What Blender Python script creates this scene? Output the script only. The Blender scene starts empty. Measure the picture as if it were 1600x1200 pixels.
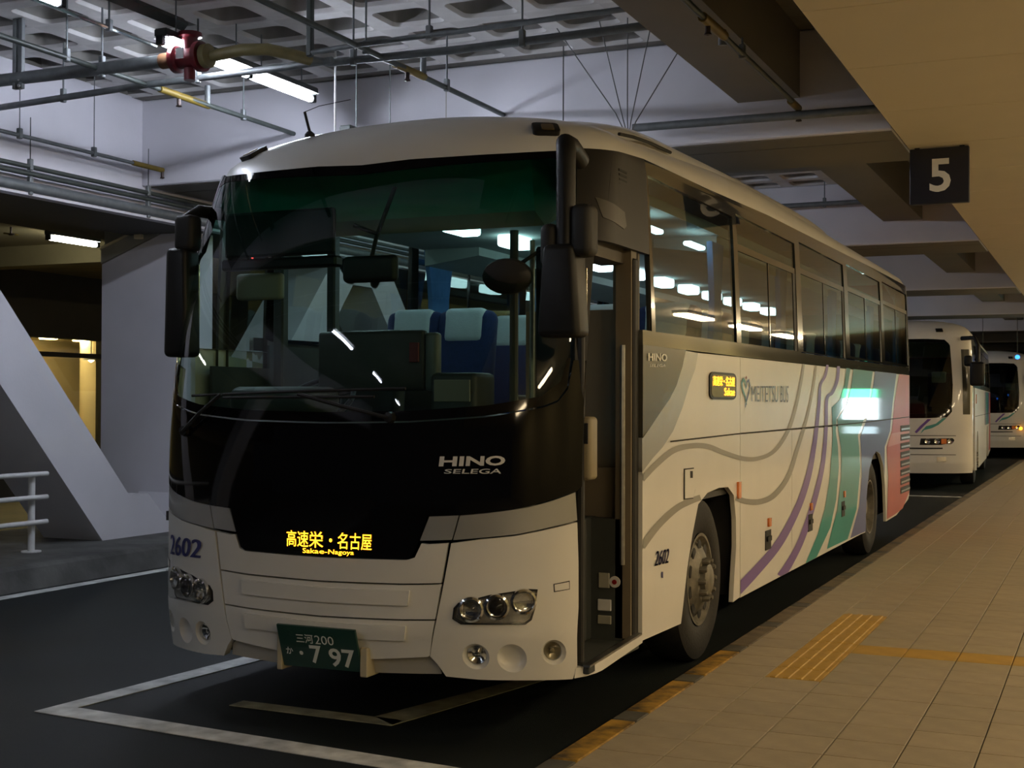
import bpy, bmesh, math, random
from mathutils import Vector, Matrix
from mathutils.geometry import tessellate_polygon
random.seed(7)
SC=bpy.context.scene; COL=SC.collection
# ---------------------------------------------------------------- camera, world, exposure
cam=bpy.data.cameras.new('camera'); cam.sensor_width=36; cam.lens=2117.33/1600*36; cam.clip_end=300; cam.clip_start=.05
co=bpy.data.objects.new('camera',cam); COL.objects.link(co)
yaw,pit,rol=.4144849,.0134883,.0030126
F=Vector((-math.sin(yaw)*math.cos(pit),math.cos(yaw)*math.cos(pit),math.sin(pit)))
R=Vector((math.cos(yaw),math.sin(yaw),0)); U=R.cross(F)
R,U=R*math.cos(rol)+U*math.sin(rol),U*math.cos(rol)-R*math.sin(rol)
mw=Matrix((R,U,-F)).transposed().to_4x4(); mw.translation=Vector((3.50353,-5.66289,1.59843)); co.matrix_world=mw
SC.camera=co; CAM=mw.translation.copy()
w=bpy.data.worlds.new('night'); SC.world=w; w.use_nodes=True
w.node_tree.nodes['Background'].inputs[0].default_value=(.05,.055,.07,1); w.node_tree.nodes['Background'].inputs[1].default_value=.12
SC.view_settings.view_transform='Standard'; SC.view_settings.look='None'; SC.view_settings.gamma=1
SC.view_settings.use_curve_mapping=False; SC.view_settings.exposure=0.72
TUBE=62.0        # emission of the cool ceiling tubes
WARM=33.0        # emission of the platform downlights
CABIN=4.5       # emission of the coach's cabin lamps
# ---- the coach body as two charts: F(u,z) wraps the front, S(y,z) runs along a side
BUS1=dict(a0=1.245,b=.56,n=2.25,zt=2.86,H=.35,m=2.2,at=1.205,k0=0.0,k2=.40,rb=.9,q=2.0,zr=1.15,lift=.16,L=11.96,oy=0.0)
BUS2=dict(a0=1.245,b=.34,n=2.6,zt=2.86,H=.33,m=2.4,at=1.2,k0=0.0,k2=.22,rb=.7,q=1.6,zr=1.2,lift=0.0,L=11.9,oy=20.2)
BUS3=dict(BUS2,oy=36.5)
def body_a(z,P):
    if z<1.9: return P['a0']
    if z<P['zt']: return P['a0']-(P['a0']-P['at'])*((z-1.9)/(P['zt']-1.9))**1.6
    t=min((z-P['zt'])/P['H'],.99999)
    return P['at']*(1-t**P['m'])**(1/P['m'])
def body_y0(z,P):
    y=P['k0']
    if z<.5: y+=.05*((.5-z)/.25)
    if z>P['zr']:
        zz=min(z,P['zt']); y+=P['k2']*((zz-P['zr'])/(P['zt']-P['zr']))**P['q']
    if z>P['zt']:
        t=min((z-P['zt'])/P['H'],.99999)
        y+=P['k2']*P['q']/(P['zt']-P['zr'])*(z-P['zt'])+P['rb']*(1-(1-t*t)**.5)
    return y
def sstep(a,b,x):
    t=min(1,max(0,(x-a)/(b-a))); return t*t*(3-2*t)
def body_front(u,z,P):
    th=u*math.pi/2; n=P['n']; s=math.sin(th); c=abs(math.cos(th))
    return (body_a(z,P)*math.copysign(abs(s)**(2/n),s), body_y0(z,P)+P['b']*(1-c**(2/n))+P['oy'], z)
def body_side(y,z,P,sg=1):
    yl=y-P['oy']
    zb=z-P['lift']*sstep(.6,4.5,yl)*sstep(2.2,P['zt'],z)
    x=body_a(zb,P); d=yl-body_y0(zb,P)
    if d<P['b']: x*=max(0,1-(max(0,P['b']-d)/P['b'])**P['n'])**(1/P['n'])
    r=.28; e=P['L']-yl
    if e<r: x-=r*(1-max(0,1-((r-max(e,0))/r)**2)**.5)*.8
    return (sg*x,y,z)

G={'bumper_corner':[(0.3334,0.9339),(0.4189,0.9542),(0.5359,0.9715),(0.676,1.0038),(0.8031,1.0293),(0.8113,0.8344),(0.812,0.6218),(0.7915,0.3455),(0.7616,0.2824),(0.5682,0.2882),(0.4087,0.2903),(0.3093,0.3003),(0.2888,0.3582),(0.2693,0.3942),(0.2899,0.5498),(0.3136,0.7526)],'silver_band':[(0.3591,1.0651),(0.4405,1.0774),(0.5794,1.1047),(0.6743,1.1333),(0.7914,1.1725),(0.8031,1.0384),(0.676,1.0128),(0.5359,0.979),(0.4189,0.9617),(0.3389,0.9491)],'silver_block':[(0.2717,1.0581),(0.3544,1.065),(0.3352,0.9505),(0.2456,0.9421)],'silver_block_left':[(-0.3184,1.0513),(-0.2375,1.05),(-0.2275,0.9336),(-0.3178,0.9341)],'grille_top':[(-0.3178,0.9244),(-0.2275,0.9239),(-0.2179,0.8576),(-0.1997,0.8436),(-0.0436,0.8393),(0.0645,0.8403),(0.2163,0.8527),(0.2318,0.8658),(0.2491,0.9302),(0.3297,0.9397),(0.31,0.7585),(0.2182,0.756),(-0.001,0.7454),(-0.2947,0.7484)],'grille_mid':[(-0.2946,0.7371),(-0.001,0.7361),(0.2182,0.7469),(0.3082,0.7494),(0.2977,0.6134),(0.2186,0.6017),(-0.0008,0.5966),(-0.2754,0.5925)],'grille_low':[(-0.2753,0.5829),(-0.0008,0.5873),(0.2186,0.5927),(0.2959,0.6028),(0.2871,0.5496),(0.2677,0.3972),(0.103,0.3623),(-0.1016,0.3748),(-0.2677,0.3802)],'lower_lip':[(-0.2677,0.3802),(-0.1016,0.3748),(0.103,0.3623),(0.2675,0.394),(0.2874,0.33),(0.1284,0.3153),(-0.0776,0.3238),(-0.2497,0.3268)],'ridge_mid':[(-0.2127,0.7076),(0.2183,0.7167),(0.215,0.671),(-0.2034,0.6576)],'ridge_low':[(-0.1963,0.5437),(0.1981,0.5606),(0.1948,0.5149),(-0.1895,0.5033)],'black_panel':[(-0.7645,1.525),(-0.995,1.5069),(-0.2902,1.4949),(-0.0055,1.4912),(0.212,1.5012),(0.4319,1.5334),(0.6323,1.5824),(0.7401,1.6192),(0.7949,1.5645),(0.8026,1.3817),(0.7988,1.1814),(0.6743,1.1424),(0.5794,1.1137),(0.4405,1.0849),(0.3553,1.0728),(0.2681,1.064),(0.2456,0.933),(0.23,0.8747),(0.2163,0.8618),(0.0645,0.8495),(-0.0436,0.8487),(-0.1997,0.8548),(-0.2133,0.8677),(-0.2327,1.052),(-0.333,1.0599),(-0.4376,1.0678),(-0.5715,1.0773),(-0.688,1.1062)],'headlight':[(0.3376,0.5799),(0.3409,0.6308),(0.3548,0.6561),(0.4494,0.6959),(0.5803,0.7238),(0.617,0.7208),(0.6078,0.6333),(0.5941,0.5775),(0.5718,0.5578),(0.3621,0.5552)],'hl_a':[(0.394,0.6272)],'hl_b':[(0.4726,0.6401)],'hl_c':[(0.5645,0.6657)],'fog_in':[(0.4029,0.4019)],'fog_mid':[(0.5191,0.3956)],'fog_out':[(0.6824,0.4193)],'marker_rect':[(0.683,0.7432),(0.7605,0.755),(0.7619,0.7141),(0.6853,0.7048)],'windshield':[(-0.7959,2.8613),(-0.995,3.0357),(-0.1106,2.8081),(0.0504,2.8204),(0.2263,2.8365),(0.4245,2.8507),(0.5822,2.8718),(0.6278,2.8758),(0.676,2.6376),(0.7203,2.2464),(0.7511,1.8091),(0.7377,1.6619),(0.6915,1.6099),(0.6319,1.5915),(0.4316,1.5425),(0.2117,1.5134),(-0.0058,1.5036),(-0.2909,1.5079),(-0.995,1.5213),(-0.7645,1.5423),(-0.7645,1.6906),(-0.7641,1.9008),(-0.7612,2.2188),(-0.758,2.4373),(-0.7549,2.6064),(-0.7519,2.7432)],'fnum':[(-0.9144,0.7582),(-0.9127,0.8681),(-0.995,0.8464),(-0.4024,0.8234)],'hino':[(0.2972,1.2941),(0.3001,1.3423),(0.4985,1.3476),(0.4971,1.3027)],'selega':[(0.3121,1.2613),(0.3155,1.2824),(0.4888,1.2876),(0.4848,1.2637)],'led_big':[(-0.079,0.8886),(-0.0792,0.9672),(0.1203,0.9677),(0.1188,0.8882)],'led_small':[(-0.0373,0.8525),(-0.0374,0.8838),(0.0754,0.8844),(0.0739,0.8566)],'plate':[(-0.0935,0.2978),(-0.0814,0.5113),(0.097,0.5068),(0.087,0.2993)],'roof_mark':[(0.503,2.9622),(0.511,3.0172),(0.64,3.0403),(0.6113,2.9671)],'antenna':[(-0.2979,3.0502)],'wiper1':[(-0.3274,1.393),(-0.2724,1.5082),(-0.1892,1.6382),(0.0743,1.6475),(0.2946,1.6659)],'wiper2':[(0.2111,1.5316),(0.1412,1.5983),(0.043,1.6537),(-0.2883,1.6776)],'fender':[(1.1804,1.2165),(1.3897,1.2968),(1.7688,1.4394),(1.9978,1.6335),(2.0904,1.702),(2.2534,1.8968),(3.2948,1.8895),(3.2617,1.3997),(3.2821,0.3106),(3.0793,0.2864)],'maskcurve':[(1.9882,1.903),(1.9188,1.8074),(1.8054,1.6997),(1.673,1.6206),(1.5237,1.5567),(1.3595,1.483),(1.1824,1.4126)],'silvcurve':[(2.2443,1.8984),(2.1854,1.8005),(2.06,1.703),(1.9199,1.5683),(1.7397,1.4389),(1.5457,1.3535),(1.3604,1.2969),(1.1834,1.2306)],'sill':[(1.1767,1.9005),(3.3297,1.9121),(5.1972,1.9209),(7.5601,1.9313),(11.8783,1.9629)],'skirt':[(1.1852,0.3445),(3.0793,0.2864),(7.9182,0.291),(10.0489,0.2883)],'seams':[(3.2792,1.2964),(4.8858,1.2488),(6.57,1.2559),(8.1092,1.2807),(11.7249,1.4509),(4.8853,1.6477),(5.3213,1.9088)],'midseam':[(1.6742,1.3846),(3.2538,1.3961),(6.1121,1.409),(11.7249,1.4485)],'purple1':[(6.2846,1.9357),(6.274,1.9246),(6.2606,1.9094),(6.2449,1.8917),(6.2265,1.8729),(6.2053,1.8549),(6.1819,1.8393),(6.1535,1.8267),(6.1179,1.815),(6.0771,1.8029),(6.0347,1.7895),(5.9947,1.774),(5.9636,1.7559),(5.9442,1.7359),(5.9331,1.7153),(5.9267,1.6934),(5.9217,1.67),(5.9152,1.6448),(5.9041,1.6172),(5.8882,1.5858),(5.8699,1.5506),(5.8488,1.5134),(5.8267,1.4758),(5.8045,1.4394),(5.7828,1.4058),(5.7628,1.3761),(5.7441,1.3491),(5.7254,1.3233),(5.7049,1.2972),(5.681,1.2692),(5.6522,1.2376),(5.6184,1.2022),(5.5828,1.1642),(5.5442,1.1247),(5.5014,1.0844),(5.4534,1.0444),(5.3988,1.0054),(5.3387,0.9671),(5.2746,0.9288),(5.2058,0.8909),(5.1315,0.8534),(5.0507,0.8165),(4.9626,0.7802),(4.8663,0.7437),(4.763,0.707),(4.6546,0.6711),(4.543,0.637),(4.4299,0.6054),(4.317,0.5773),(4.202,0.5527),(4.0827,0.5307),(3.9613,0.5107),(3.8403,0.4923),(3.7219,0.475),(3.6091,0.4583),(3.4957,0.4417),(3.378,0.4256),(3.2634,0.4104),(3.1595,0.3971),(3.073,0.3862),(3.0104,0.3785),(3.2024,0.3072),(3.2632,0.316),(3.3493,0.3278),(3.4542,0.3421),(3.5708,0.3583),(3.6915,0.3757),(3.8072,0.3935),(3.9202,0.4112),(4.0395,0.4297),(4.1636,0.4496),(4.2901,0.4715),(4.4162,0.4959),(4.5384,0.5235),(4.6567,0.5545),(4.7733,0.5888),(4.8871,0.6256),(4.9967,0.664),(5.1004,0.7031),(5.1967,0.7421),(5.2845,0.7812),(5.3643,0.821),(5.4367,0.8611),(5.5027,0.9016),(5.5631,0.9421),(5.6192,0.9828),(5.6698,1.0245),(5.7131,1.067),(5.7503,1.1093),(5.7827,1.1505),(5.8115,1.1898),(5.8382,1.2262),(5.8628,1.2588),(5.8823,1.288),(5.8982,1.3152),(5.9122,1.3418),(5.9259,1.3695),(5.941,1.4),(5.9578,1.4343),(5.9751,1.4714),(5.9921,1.5097),(6.0083,1.5475),(6.0241,1.5833),(6.0377,1.6154),(6.0465,1.6439),(6.0504,1.67),(6.0527,1.6935),(6.0562,1.7148),(6.0639,1.7342),(6.0785,1.7518),(6.102,1.767),(6.1334,1.78),(6.1722,1.7921),(6.2143,1.8044),(6.256,1.8181),(6.2912,1.8337),(6.3184,1.8515),(6.3413,1.8708),(6.3607,1.8903),(6.377,1.9085),(6.3905,1.9238),(6.4012,1.9348)],'purple2':[(6.7931,1.9357),(6.787,1.9211),(6.7805,1.9009),(6.7728,1.8774),(6.7619,1.8526),(6.7466,1.8286),(6.7258,1.8076),(6.6981,1.7885),(6.6639,1.7694),(6.6252,1.7507),(6.584,1.7329),(6.542,1.7165),(6.5035,1.7024),(6.4705,1.694),(6.435,1.6893),(6.384,1.6836),(6.3232,1.6739),(6.2716,1.658),(6.2376,1.6353),(6.2192,1.6043),(6.2113,1.5663),(6.2082,1.5239),(6.2076,1.4799),(6.2058,1.437),(6.1993,1.3984),(6.1891,1.3636),(6.1781,1.3302),(6.166,1.298),(6.1524,1.2663),(6.1368,1.2349),(6.1189,1.203),(6.0988,1.1718),(6.0789,1.1418),(6.0572,1.1122),(6.0317,1.0818),(6.0006,1.0497),(5.9619,1.0149),(5.9153,0.9768),(5.8625,0.9364),(5.8045,0.8944),(5.7422,0.8519),(5.6766,0.8095),(5.6086,0.768),(5.5365,0.7261),(5.4594,0.6831),(5.3797,0.6404),(5.2993,0.5996),(5.2202,0.5619),(5.1443,0.5288),(5.0707,0.5003),(4.997,0.475),(4.9232,0.4527),(4.8509,0.4325),(4.7809,0.414),(4.7145,0.3968),(4.6492,0.3809),(4.583,0.3663),(4.5188,0.3533),(4.4602,0.3421),(4.4102,0.3329),(4.3729,0.326),(4.6074,0.264),(4.6398,0.272),(4.6859,0.2825),(4.7428,0.2955),(4.8066,0.3104),(4.8735,0.3273),(4.9388,0.3455),(5.0031,0.3645),(5.0708,0.3848),(5.1418,0.4071),(5.215,0.4319),(5.2903,0.4594),(5.3655,0.4904),(5.4419,0.5257),(5.5207,0.5654),(5.6003,0.6081),(5.6789,0.6526),(5.7543,0.6973),(5.8246,0.7408),(5.8906,0.7841),(5.9539,0.8282),(6.0136,0.8725),(6.0688,0.916),(6.1185,0.9581),(6.1617,0.9978),(6.1969,1.0345),(6.2241,1.0684),(6.2451,1.1003),(6.2621,1.1313),(6.2769,1.1623),(6.2918,1.1944),(6.3075,1.2271),(6.3207,1.2595),(6.3319,1.292),(6.3414,1.325),(6.3498,1.3591),(6.3575,1.3949),(6.3613,1.4348),(6.3601,1.4786),(6.3578,1.5231),(6.358,1.5654),(6.3657,1.6024),(6.3825,1.6308),(6.4081,1.6478),(6.4357,1.656),(6.4672,1.6606),(6.5147,1.6657),(6.5769,1.6744),(6.6331,1.6882),(6.6795,1.7047),(6.7247,1.7222),(6.7693,1.7412),(6.8115,1.7613),(6.8492,1.7822),(6.8806,1.8036),(6.904,1.827),(6.9207,1.8528),(6.9323,1.8787),(6.9404,1.9029),(6.947,1.9232),(6.9532,1.9377)],'teal1':[(7.2869,1.9321),(7.1647,1.7685),(6.9288,1.6287),(6.535,1.5623),(6.5678,1.4742),(6.5896,1.31),(6.5347,1.1479),(6.4262,0.9087),(6.2149,0.681),(5.9106,0.489),(5.3889,0.293),(5.8613,0.3),(6.4798,0.4999),(6.7562,0.7257),(6.8933,1.0101),(6.8476,1.2),(6.7343,1.3484),(6.7796,1.4619),(7.0455,1.5442),(7.2855,1.6837),(7.4975,1.9307)],'teal2':[(7.6629,1.9302),(7.534,1.7513),(7.2853,1.5758),(6.8137,1.4512),(6.8937,1.3035),(7.0097,1.1742),(7.0093,0.9206),(6.8127,0.6387),(6.3194,0.3229),(7.3442,0.3157),(7.8543,0.5651),(8.0561,0.9602),(7.9891,1.167),(7.9224,1.2817),(8.3343,1.4586),(8.6225,1.6689),(8.8477,1.9343)],'blue':[(9.0003,1.9377),(8.7855,1.6937),(8.4767,1.4456),(8.057,1.2675),(8.1247,1.0945),(8.1515,0.8645),(7.9876,0.5783),(7.4933,0.3109),(8.4016,0.2984),(9.4673,0.3016),(9.7156,0.307),(9.8024,0.7836),(9.6691,1.1183),(10.0638,1.288),(10.2426,1.5725),(10.5759,1.9459)],'red':[(10.8024,1.9451),(10.3874,1.5988),(10.2054,1.2855),(9.8039,1.1144),(9.9222,0.7777),(9.8342,0.3105),(10.4169,0.318),(11.0819,0.3424),(11.7249,0.5754),(11.7249,1.0303),(11.7249,1.5424),(11.7248,1.9691)],'pinkband':[(10.1519,1.2552),(11.7249,1.2721),(11.7249,1.1441),(9.9066,1.1115),(9.8896,1.1504)],'waveA':[(1.2081,1.1803),(1.2319,1.1874),(1.2639,1.1971),(1.3021,1.2086),(1.3449,1.221),(1.3902,1.2335),(1.4365,1.2451),(1.4858,1.257),(1.5396,1.2697),(1.5961,1.2826),(1.6539,1.2947),(1.7113,1.3051),(1.7666,1.3132),(1.821,1.3189),(1.8775,1.3228),(1.9358,1.3254),(1.9954,1.3268),(2.0557,1.3275),(2.1155,1.3278),(2.1728,1.3277),(2.228,1.3269),(2.2823,1.3252),(2.3366,1.3227),(2.3917,1.3193),(2.4476,1.3149),(2.5036,1.3093),(2.5605,1.3021),(2.6202,1.2936),(2.6831,1.2844),(2.7501,1.2748),(2.8206,1.2656),(2.8944,1.2564),(2.9722,1.2466),(3.0538,1.2366),(3.1377,1.2269),(3.2224,1.218),(3.3056,1.2107),(3.3856,1.2049),(3.4642,1.2),(3.5429,1.1962),(3.6226,1.1938),(3.7038,1.1928),(3.7865,1.1936),(3.8707,1.1956),(3.9574,1.1986),(4.0467,1.2034),(4.1373,1.2105),(4.2278,1.2205),(4.3161,1.234),(4.4025,1.2513),(4.4882,1.2721),(4.5723,1.2957),(4.6532,1.3216),(4.7293,1.3491),(4.7991,1.3776),(4.8612,1.4076),(4.9161,1.4396),(4.9652,1.473),(5.01,1.5071),(5.0521,1.5412),(5.093,1.575),(5.1325,1.6095),(5.1693,1.6452),(5.2034,1.6811),(5.2345,1.7161),(5.2626,1.7492),(5.2874,1.7795),(5.3087,1.808),(5.3265,1.8354),(5.341,1.8607),(5.3526,1.8832),(5.3616,1.9018),(5.3688,1.9157),(5.2814,1.9157),(5.2712,1.9017),(5.2592,1.8832),(5.2448,1.8611),(5.2276,1.8362),(5.2074,1.8094),(5.1837,1.7817),(5.1564,1.7519),(5.126,1.7192),(5.0927,1.6849),(5.0567,1.6498),(5.0181,1.615),(4.977,1.5814),(4.9352,1.5482),(4.8924,1.5147),(4.8474,1.4816),(4.7988,1.4496),(4.7455,1.4193),(4.686,1.3912),(4.619,1.3645),(4.5458,1.3384),(4.4683,1.314),(4.3887,1.2919),(4.309,1.2729),(4.2312,1.2575),(4.1546,1.246),(4.0765,1.2376),(3.9972,1.2316),(3.9173,1.2275),(3.8375,1.2248),(3.7597,1.2231),(3.6858,1.2226),(3.6148,1.2236),(3.5444,1.2259),(3.4735,1.2294),(3.401,1.2341),(3.3271,1.2396),(3.251,1.2464),(3.1722,1.2547),(3.0919,1.2641),(3.0121,1.274),(2.9343,1.2839),(2.8613,1.2931),(2.7942,1.302),(2.7301,1.3113),(2.6668,1.3208),(2.6033,1.3299),(2.5388,1.3381),(2.4735,1.3449),(2.4097,1.35),(2.348,1.3539),(2.2871,1.3569),(2.2263,1.3589),(2.1651,1.3599),(2.1036,1.3601),(2.0412,1.3599),(1.9773,1.3593),(1.9118,1.3578),(1.8455,1.3549),(1.7793,1.3504),(1.7141,1.3436),(1.6502,1.334),(1.5875,1.3223),(1.5269,1.3094),(1.4692,1.296),(1.4155,1.2829),(1.3661,1.2708),(1.3185,1.2585),(1.2719,1.2455),(1.2287,1.2326),(1.1905,1.221),(1.1592,1.2113),(1.1363,1.2044)],'waveB1':[(1.2221,0.8222),(1.2502,0.8318),(1.2889,0.8453),(1.3351,0.8612),(1.386,0.878),(1.4385,0.8943),(1.4892,0.9085),(1.541,0.9213),(1.5973,0.9341),(1.6558,0.9464),(1.7146,0.9579),(1.7716,0.9682),(1.8241,0.9768),(1.8716,0.9833),(1.9162,0.9881),(1.9594,0.9916),(2.0021,0.9944),(2.0455,0.9969),(2.0886,0.9996),(2.1316,1.0021),(2.1754,1.0042),(2.2186,1.0058),(2.2587,1.0072),(2.2933,1.0084),(2.3191,1.0094),(2.2769,1.0448),(2.2517,1.0441),(2.2174,1.0431),(2.1761,1.0419),(2.1305,1.0402),(2.0832,1.0382),(2.0376,1.0356),(1.9947,1.0332),(1.9508,1.0307),(1.9041,1.0278),(1.8547,1.0239),(1.8028,1.0185),(1.7488,1.0112),(1.6922,1.002),(1.6327,0.9914),(1.5719,0.9795),(1.5115,0.9668),(1.4534,0.9536),(1.3988,0.9402),(1.3451,0.9253),(1.2909,0.9085),(1.2391,0.8915),(1.1927,0.8757),(1.1543,0.8625),(1.1266,0.8532)],'waveB2':[(3.1218,0.9564),(3.1511,0.9515),(3.1924,0.9443),(3.2439,0.9356),(3.3027,0.9263),(3.3663,0.9171),(3.4306,0.9092),(3.4943,0.9026),(3.5612,0.8962),(3.6324,0.8903),(3.7069,0.8853),(3.7838,0.8818),(3.8599,0.8801),(3.9339,0.8796),(4.0089,0.8798),(4.087,0.8815),(4.1674,0.8853),(4.2491,0.8918),(4.3306,0.9017),(4.4126,0.9146),(4.4959,0.9304),(4.5798,0.9491),(4.6624,0.9704),(4.7414,0.9942),(4.8146,1.0206),(4.8797,1.0501),(4.9375,1.0826),(4.9904,1.1174),(5.0409,1.1535),(5.0914,1.1901),(5.1446,1.2267),(5.2017,1.2637),(5.2611,1.3019),(5.3211,1.341),(5.3804,1.3809),(5.4372,1.4213),(5.49,1.4619),(5.539,1.5032),(5.5854,1.5454),(5.6297,1.5879),(5.6715,1.63),(5.7098,1.671),(5.7443,1.7102),(5.7751,1.7496),(5.8022,1.7898),(5.8255,1.8288),(5.8451,1.8643),(5.8608,1.8941),(5.8731,1.916),(5.7917,1.9158),(5.7768,1.894),(5.7584,1.8644),(5.7364,1.8293),(5.7107,1.7908),(5.6815,1.7512),(5.6488,1.7126),(5.6124,1.674),(5.5722,1.6336),(5.5287,1.5922),(5.4817,1.5505),(5.4313,1.5092),(5.3785,1.469),(5.3223,1.4296),(5.2621,1.3903),(5.1996,1.3514),(5.1361,1.3132),(5.0733,1.2758),(5.0123,1.2395),(4.955,1.2033),(4.9008,1.1674),(4.8474,1.1325),(4.7927,1.0995),(4.7348,1.0694),(4.6717,1.0428),(4.6017,1.0193),(4.5261,0.9978),(4.4475,0.9788),(4.3681,0.9623),(4.2906,0.9485),(4.2181,0.9373),(4.1507,0.9294),(4.0856,0.9245),(4.021,0.9217),(3.9562,0.9205),(3.8902,0.9205),(3.825,0.9212),(3.7619,0.9228),(3.6991,0.9258),(3.6359,0.9297),(3.5733,0.9343),(3.5125,0.9394),(3.4565,0.9446),(3.4032,0.9505),(3.3484,0.9577),(3.2943,0.9657),(3.2444,0.9735),(3.2014,0.9803),(3.1693,0.9851)],'snum':[(1.3959,0.7108),(1.4117,0.79),(1.6554,0.7825),(1.6428,0.703)],'snum2':[(1.5116,0.6351),(1.5114,0.6679),(1.545,0.6641),(1.5452,0.6287)],'hino_s':[(1.2699,1.8218),(1.2697,1.8648),(1.6112,1.8714),(1.6072,1.829)],'selega_s':[(1.2859,1.7902),(1.2977,1.8066),(1.5901,1.8145),(1.5774,1.7963)],'sled':[(2.4855,1.6206),(2.5007,1.7838),(3.1309,1.7925),(3.1194,1.6227)],'sledtext1':[(2.5432,1.712),(2.543,1.7633),(3.0121,1.7661),(3.0123,1.7062)],'sledtext2':[(2.817,1.6452),(2.8169,1.6921),(3.0124,1.6942),(3.0125,1.6433)],'fuel':[(1.9454,1.036),(1.9446,1.2156),(2.1488,1.2135),(2.1492,1.1318),(2.1787,1.0824),(2.1351,1.0306)],'fuelslot':[(2.0624,1.1565),(2.0622,1.197),(2.1102,1.1948),(2.1104,1.1541)],'logo':[(3.5713,1.6083),(3.571,1.716),(4.7582,1.7323),(4.742,1.6033)],'emblem':[(3.2904,1.5647),(3.2898,1.7727),(3.5446,1.7774),(3.5452,1.5641)],'amber0':[(3.2182,1.018)],'amber1':[(4.1048,0.7338)],'amber2':[(5.6204,0.742)],'amber3':[(7.163,0.7528)],'handle0':[(4.0761,0.6084)],'handle1':[(5.5922,0.6115)],'handle2':[(7.1032,0.6182)],'vents':[(10.9898,1.3259),(11.7249,1.3205),(10.9852,0.5755),(11.7249,0.5527)],'frontarch':[(1.9253,0.3882),(2.0268,0.6285),(2.136,0.82),(2.2581,0.9883),(2.4616,1.045),(2.7299,1.0609),(2.9562,1.0525),(3.1034,0.9915),(3.158,0.8365),(3.1646,0.6539),(3.1053,0.3884),(3.0641,0.2885)],'reararch':[(8.473,0.2876),(8.5461,0.6102),(8.6641,0.9342),(8.919,1.0678),(9.2296,1.0893),(9.5032,1.0481),(9.668,0.8911),(9.734,0.6349),(9.632,0.3136)],'wheelc':[(2.3577,0.4763),(8.7855,0.5333)],'w_posts':[(3.2598,2.0033),(5.2747,2.0234),(7.4601,2.0461),(9.6352,2.0619),(11.9074,2.0913),(1.4013,1.969),(3.2062,2.6408),(5.0964,2.6296),(3.1972,2.3826)],'w_tops':[(1.339,2.8449),(3.175,2.8816),(3.2514,2.8783),(5.1526,2.8878),(5.3039,2.8884),(7.3249,2.9204),(7.4818,2.9163),(9.5724,2.9386),(9.7144,2.9394),(11.8799,2.971)],'gutter':[(0.7876,2.8856),(1.279,2.9193),(1.8539,2.9335),(2.5188,2.9422),(4.2443,2.992),(6.7842,3.0087),(11.3191,3.0577)],'vent_top':[(0.8901,2.8011),(1.0171,2.808),(0.9009,2.7169),(1.0329,2.7232)],'door':[(0.4021,0.2974),(1.1531,0.3496),(1.1449,1.8317),(1.1292,2.3882),(0.6056,2.4793),(0.3865,0.2994)],'sillglass':[(1.4013,1.969),(3.2589,1.99),(5.2747,2.0234),(7.4601,2.0461),(9.6352,2.0619)],'b2_glass':[(0.027,2.8318),(0.1792,2.8146),(0.3731,2.787),(0.429,2.6673),(0.4466,1.9578),(0.4413,1.4302),(0.3845,1.3479),(0.1828,1.3341),(0.0549,1.3203)],'b2_light':[(0.1117,0.8266),(0.1169,0.9563),(0.4502,0.9741),(0.4767,0.9393),(0.4588,0.8806),(0.3105,0.8433)],'b2_fog':[(0.263,0.643),(0.263,0.7134),(0.3464,0.7152),(0.3463,0.6332)],'b2_teal':[(0.1169,1.0387),(0.149,1.1101),(0.2189,1.1466),(0.2833,1.2063),(0.3768,1.3361),(0.332,1.3357),(0.2568,1.2294),(0.1657,1.181),(0.1327,1.1097)],'b2_purple':[(0.0728,1.0729),(0.1118,1.1799),(0.1771,1.3105),(0.2127,1.311),(0.1545,1.2043),(0.087,1.0497)],'b2_slot':[(0.0774,0.7783),(0.3464,0.7972)],'b2_edges':[(0.561,1.958),(0.5609,0.3191),(0.0752,0.3049)],'b2_side':[(20.3568,0.3194),(20.3987,1.9582),(24.2733,2.5457),(23.9664,2.0063),(20.5032,2.4302),(24.3183,2.6008),(23.2714,0.3159)]}
# ---------------------------------------------------------------- materials
def nt(name):
    m=bpy.data.materials.new(name); m.use_nodes=True; t=m.node_tree
    return m,t,t.nodes['Principled BSDF']
def mat(name,c,rough=.5,metal=0,coat=0,var=.12,scale=3.0,bump=0,bscale=60,detail=4):
    m,t,b=nt(name)
    tc=t.nodes.new('ShaderNodeTexCoord'); n=t.nodes.new('ShaderNodeTexNoise'); n.inputs['Scale'].default_value=scale; n.inputs['Detail'].default_value=detail
    t.links.new(tc.outputs['Object'],n.inputs['Vector'])
    r=t.nodes.new('ShaderNodeMapRange'); r.inputs['From Min'].default_value=.3; r.inputs['From Max'].default_value=.7
    r.inputs['To Min'].default_value=1-var; r.inputs['To Max'].default_value=1+var*.5
    t.links.new(n.outputs['Fac'],r.inputs['Value'])
    mx=t.nodes.new('ShaderNodeVectorMath'); mx.operation='SCALE'; mx.inputs[0].default_value=c[:3]
    t.links.new(r.outputs[0],mx.inputs['Scale']); t.links.new(mx.outputs[0],b.inputs['Base Color'])
    b.inputs['Roughness'].default_value=rough; b.inputs['Metallic'].default_value=metal
    b.inputs['Coat Weight'].default_value=coat; b.inputs['Coat Roughness'].default_value=.04
    if bump:
        n2=t.nodes.new('ShaderNodeTexNoise'); n2.inputs['Scale'].default_value=bscale; n2.inputs['Detail'].default_value=3
        t.links.new(tc.outputs['Object'],n2.inputs['Vector'])
        bp=t.nodes.new('ShaderNodeBump'); bp.inputs['Strength'].default_value=bump; bp.inputs['Distance'].default_value=.01
        t.links.new(n2.outputs['Fac'],bp.inputs['Height']); t.links.new(bp.outputs[0],b.inputs['Normal'])
    return m
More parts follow.
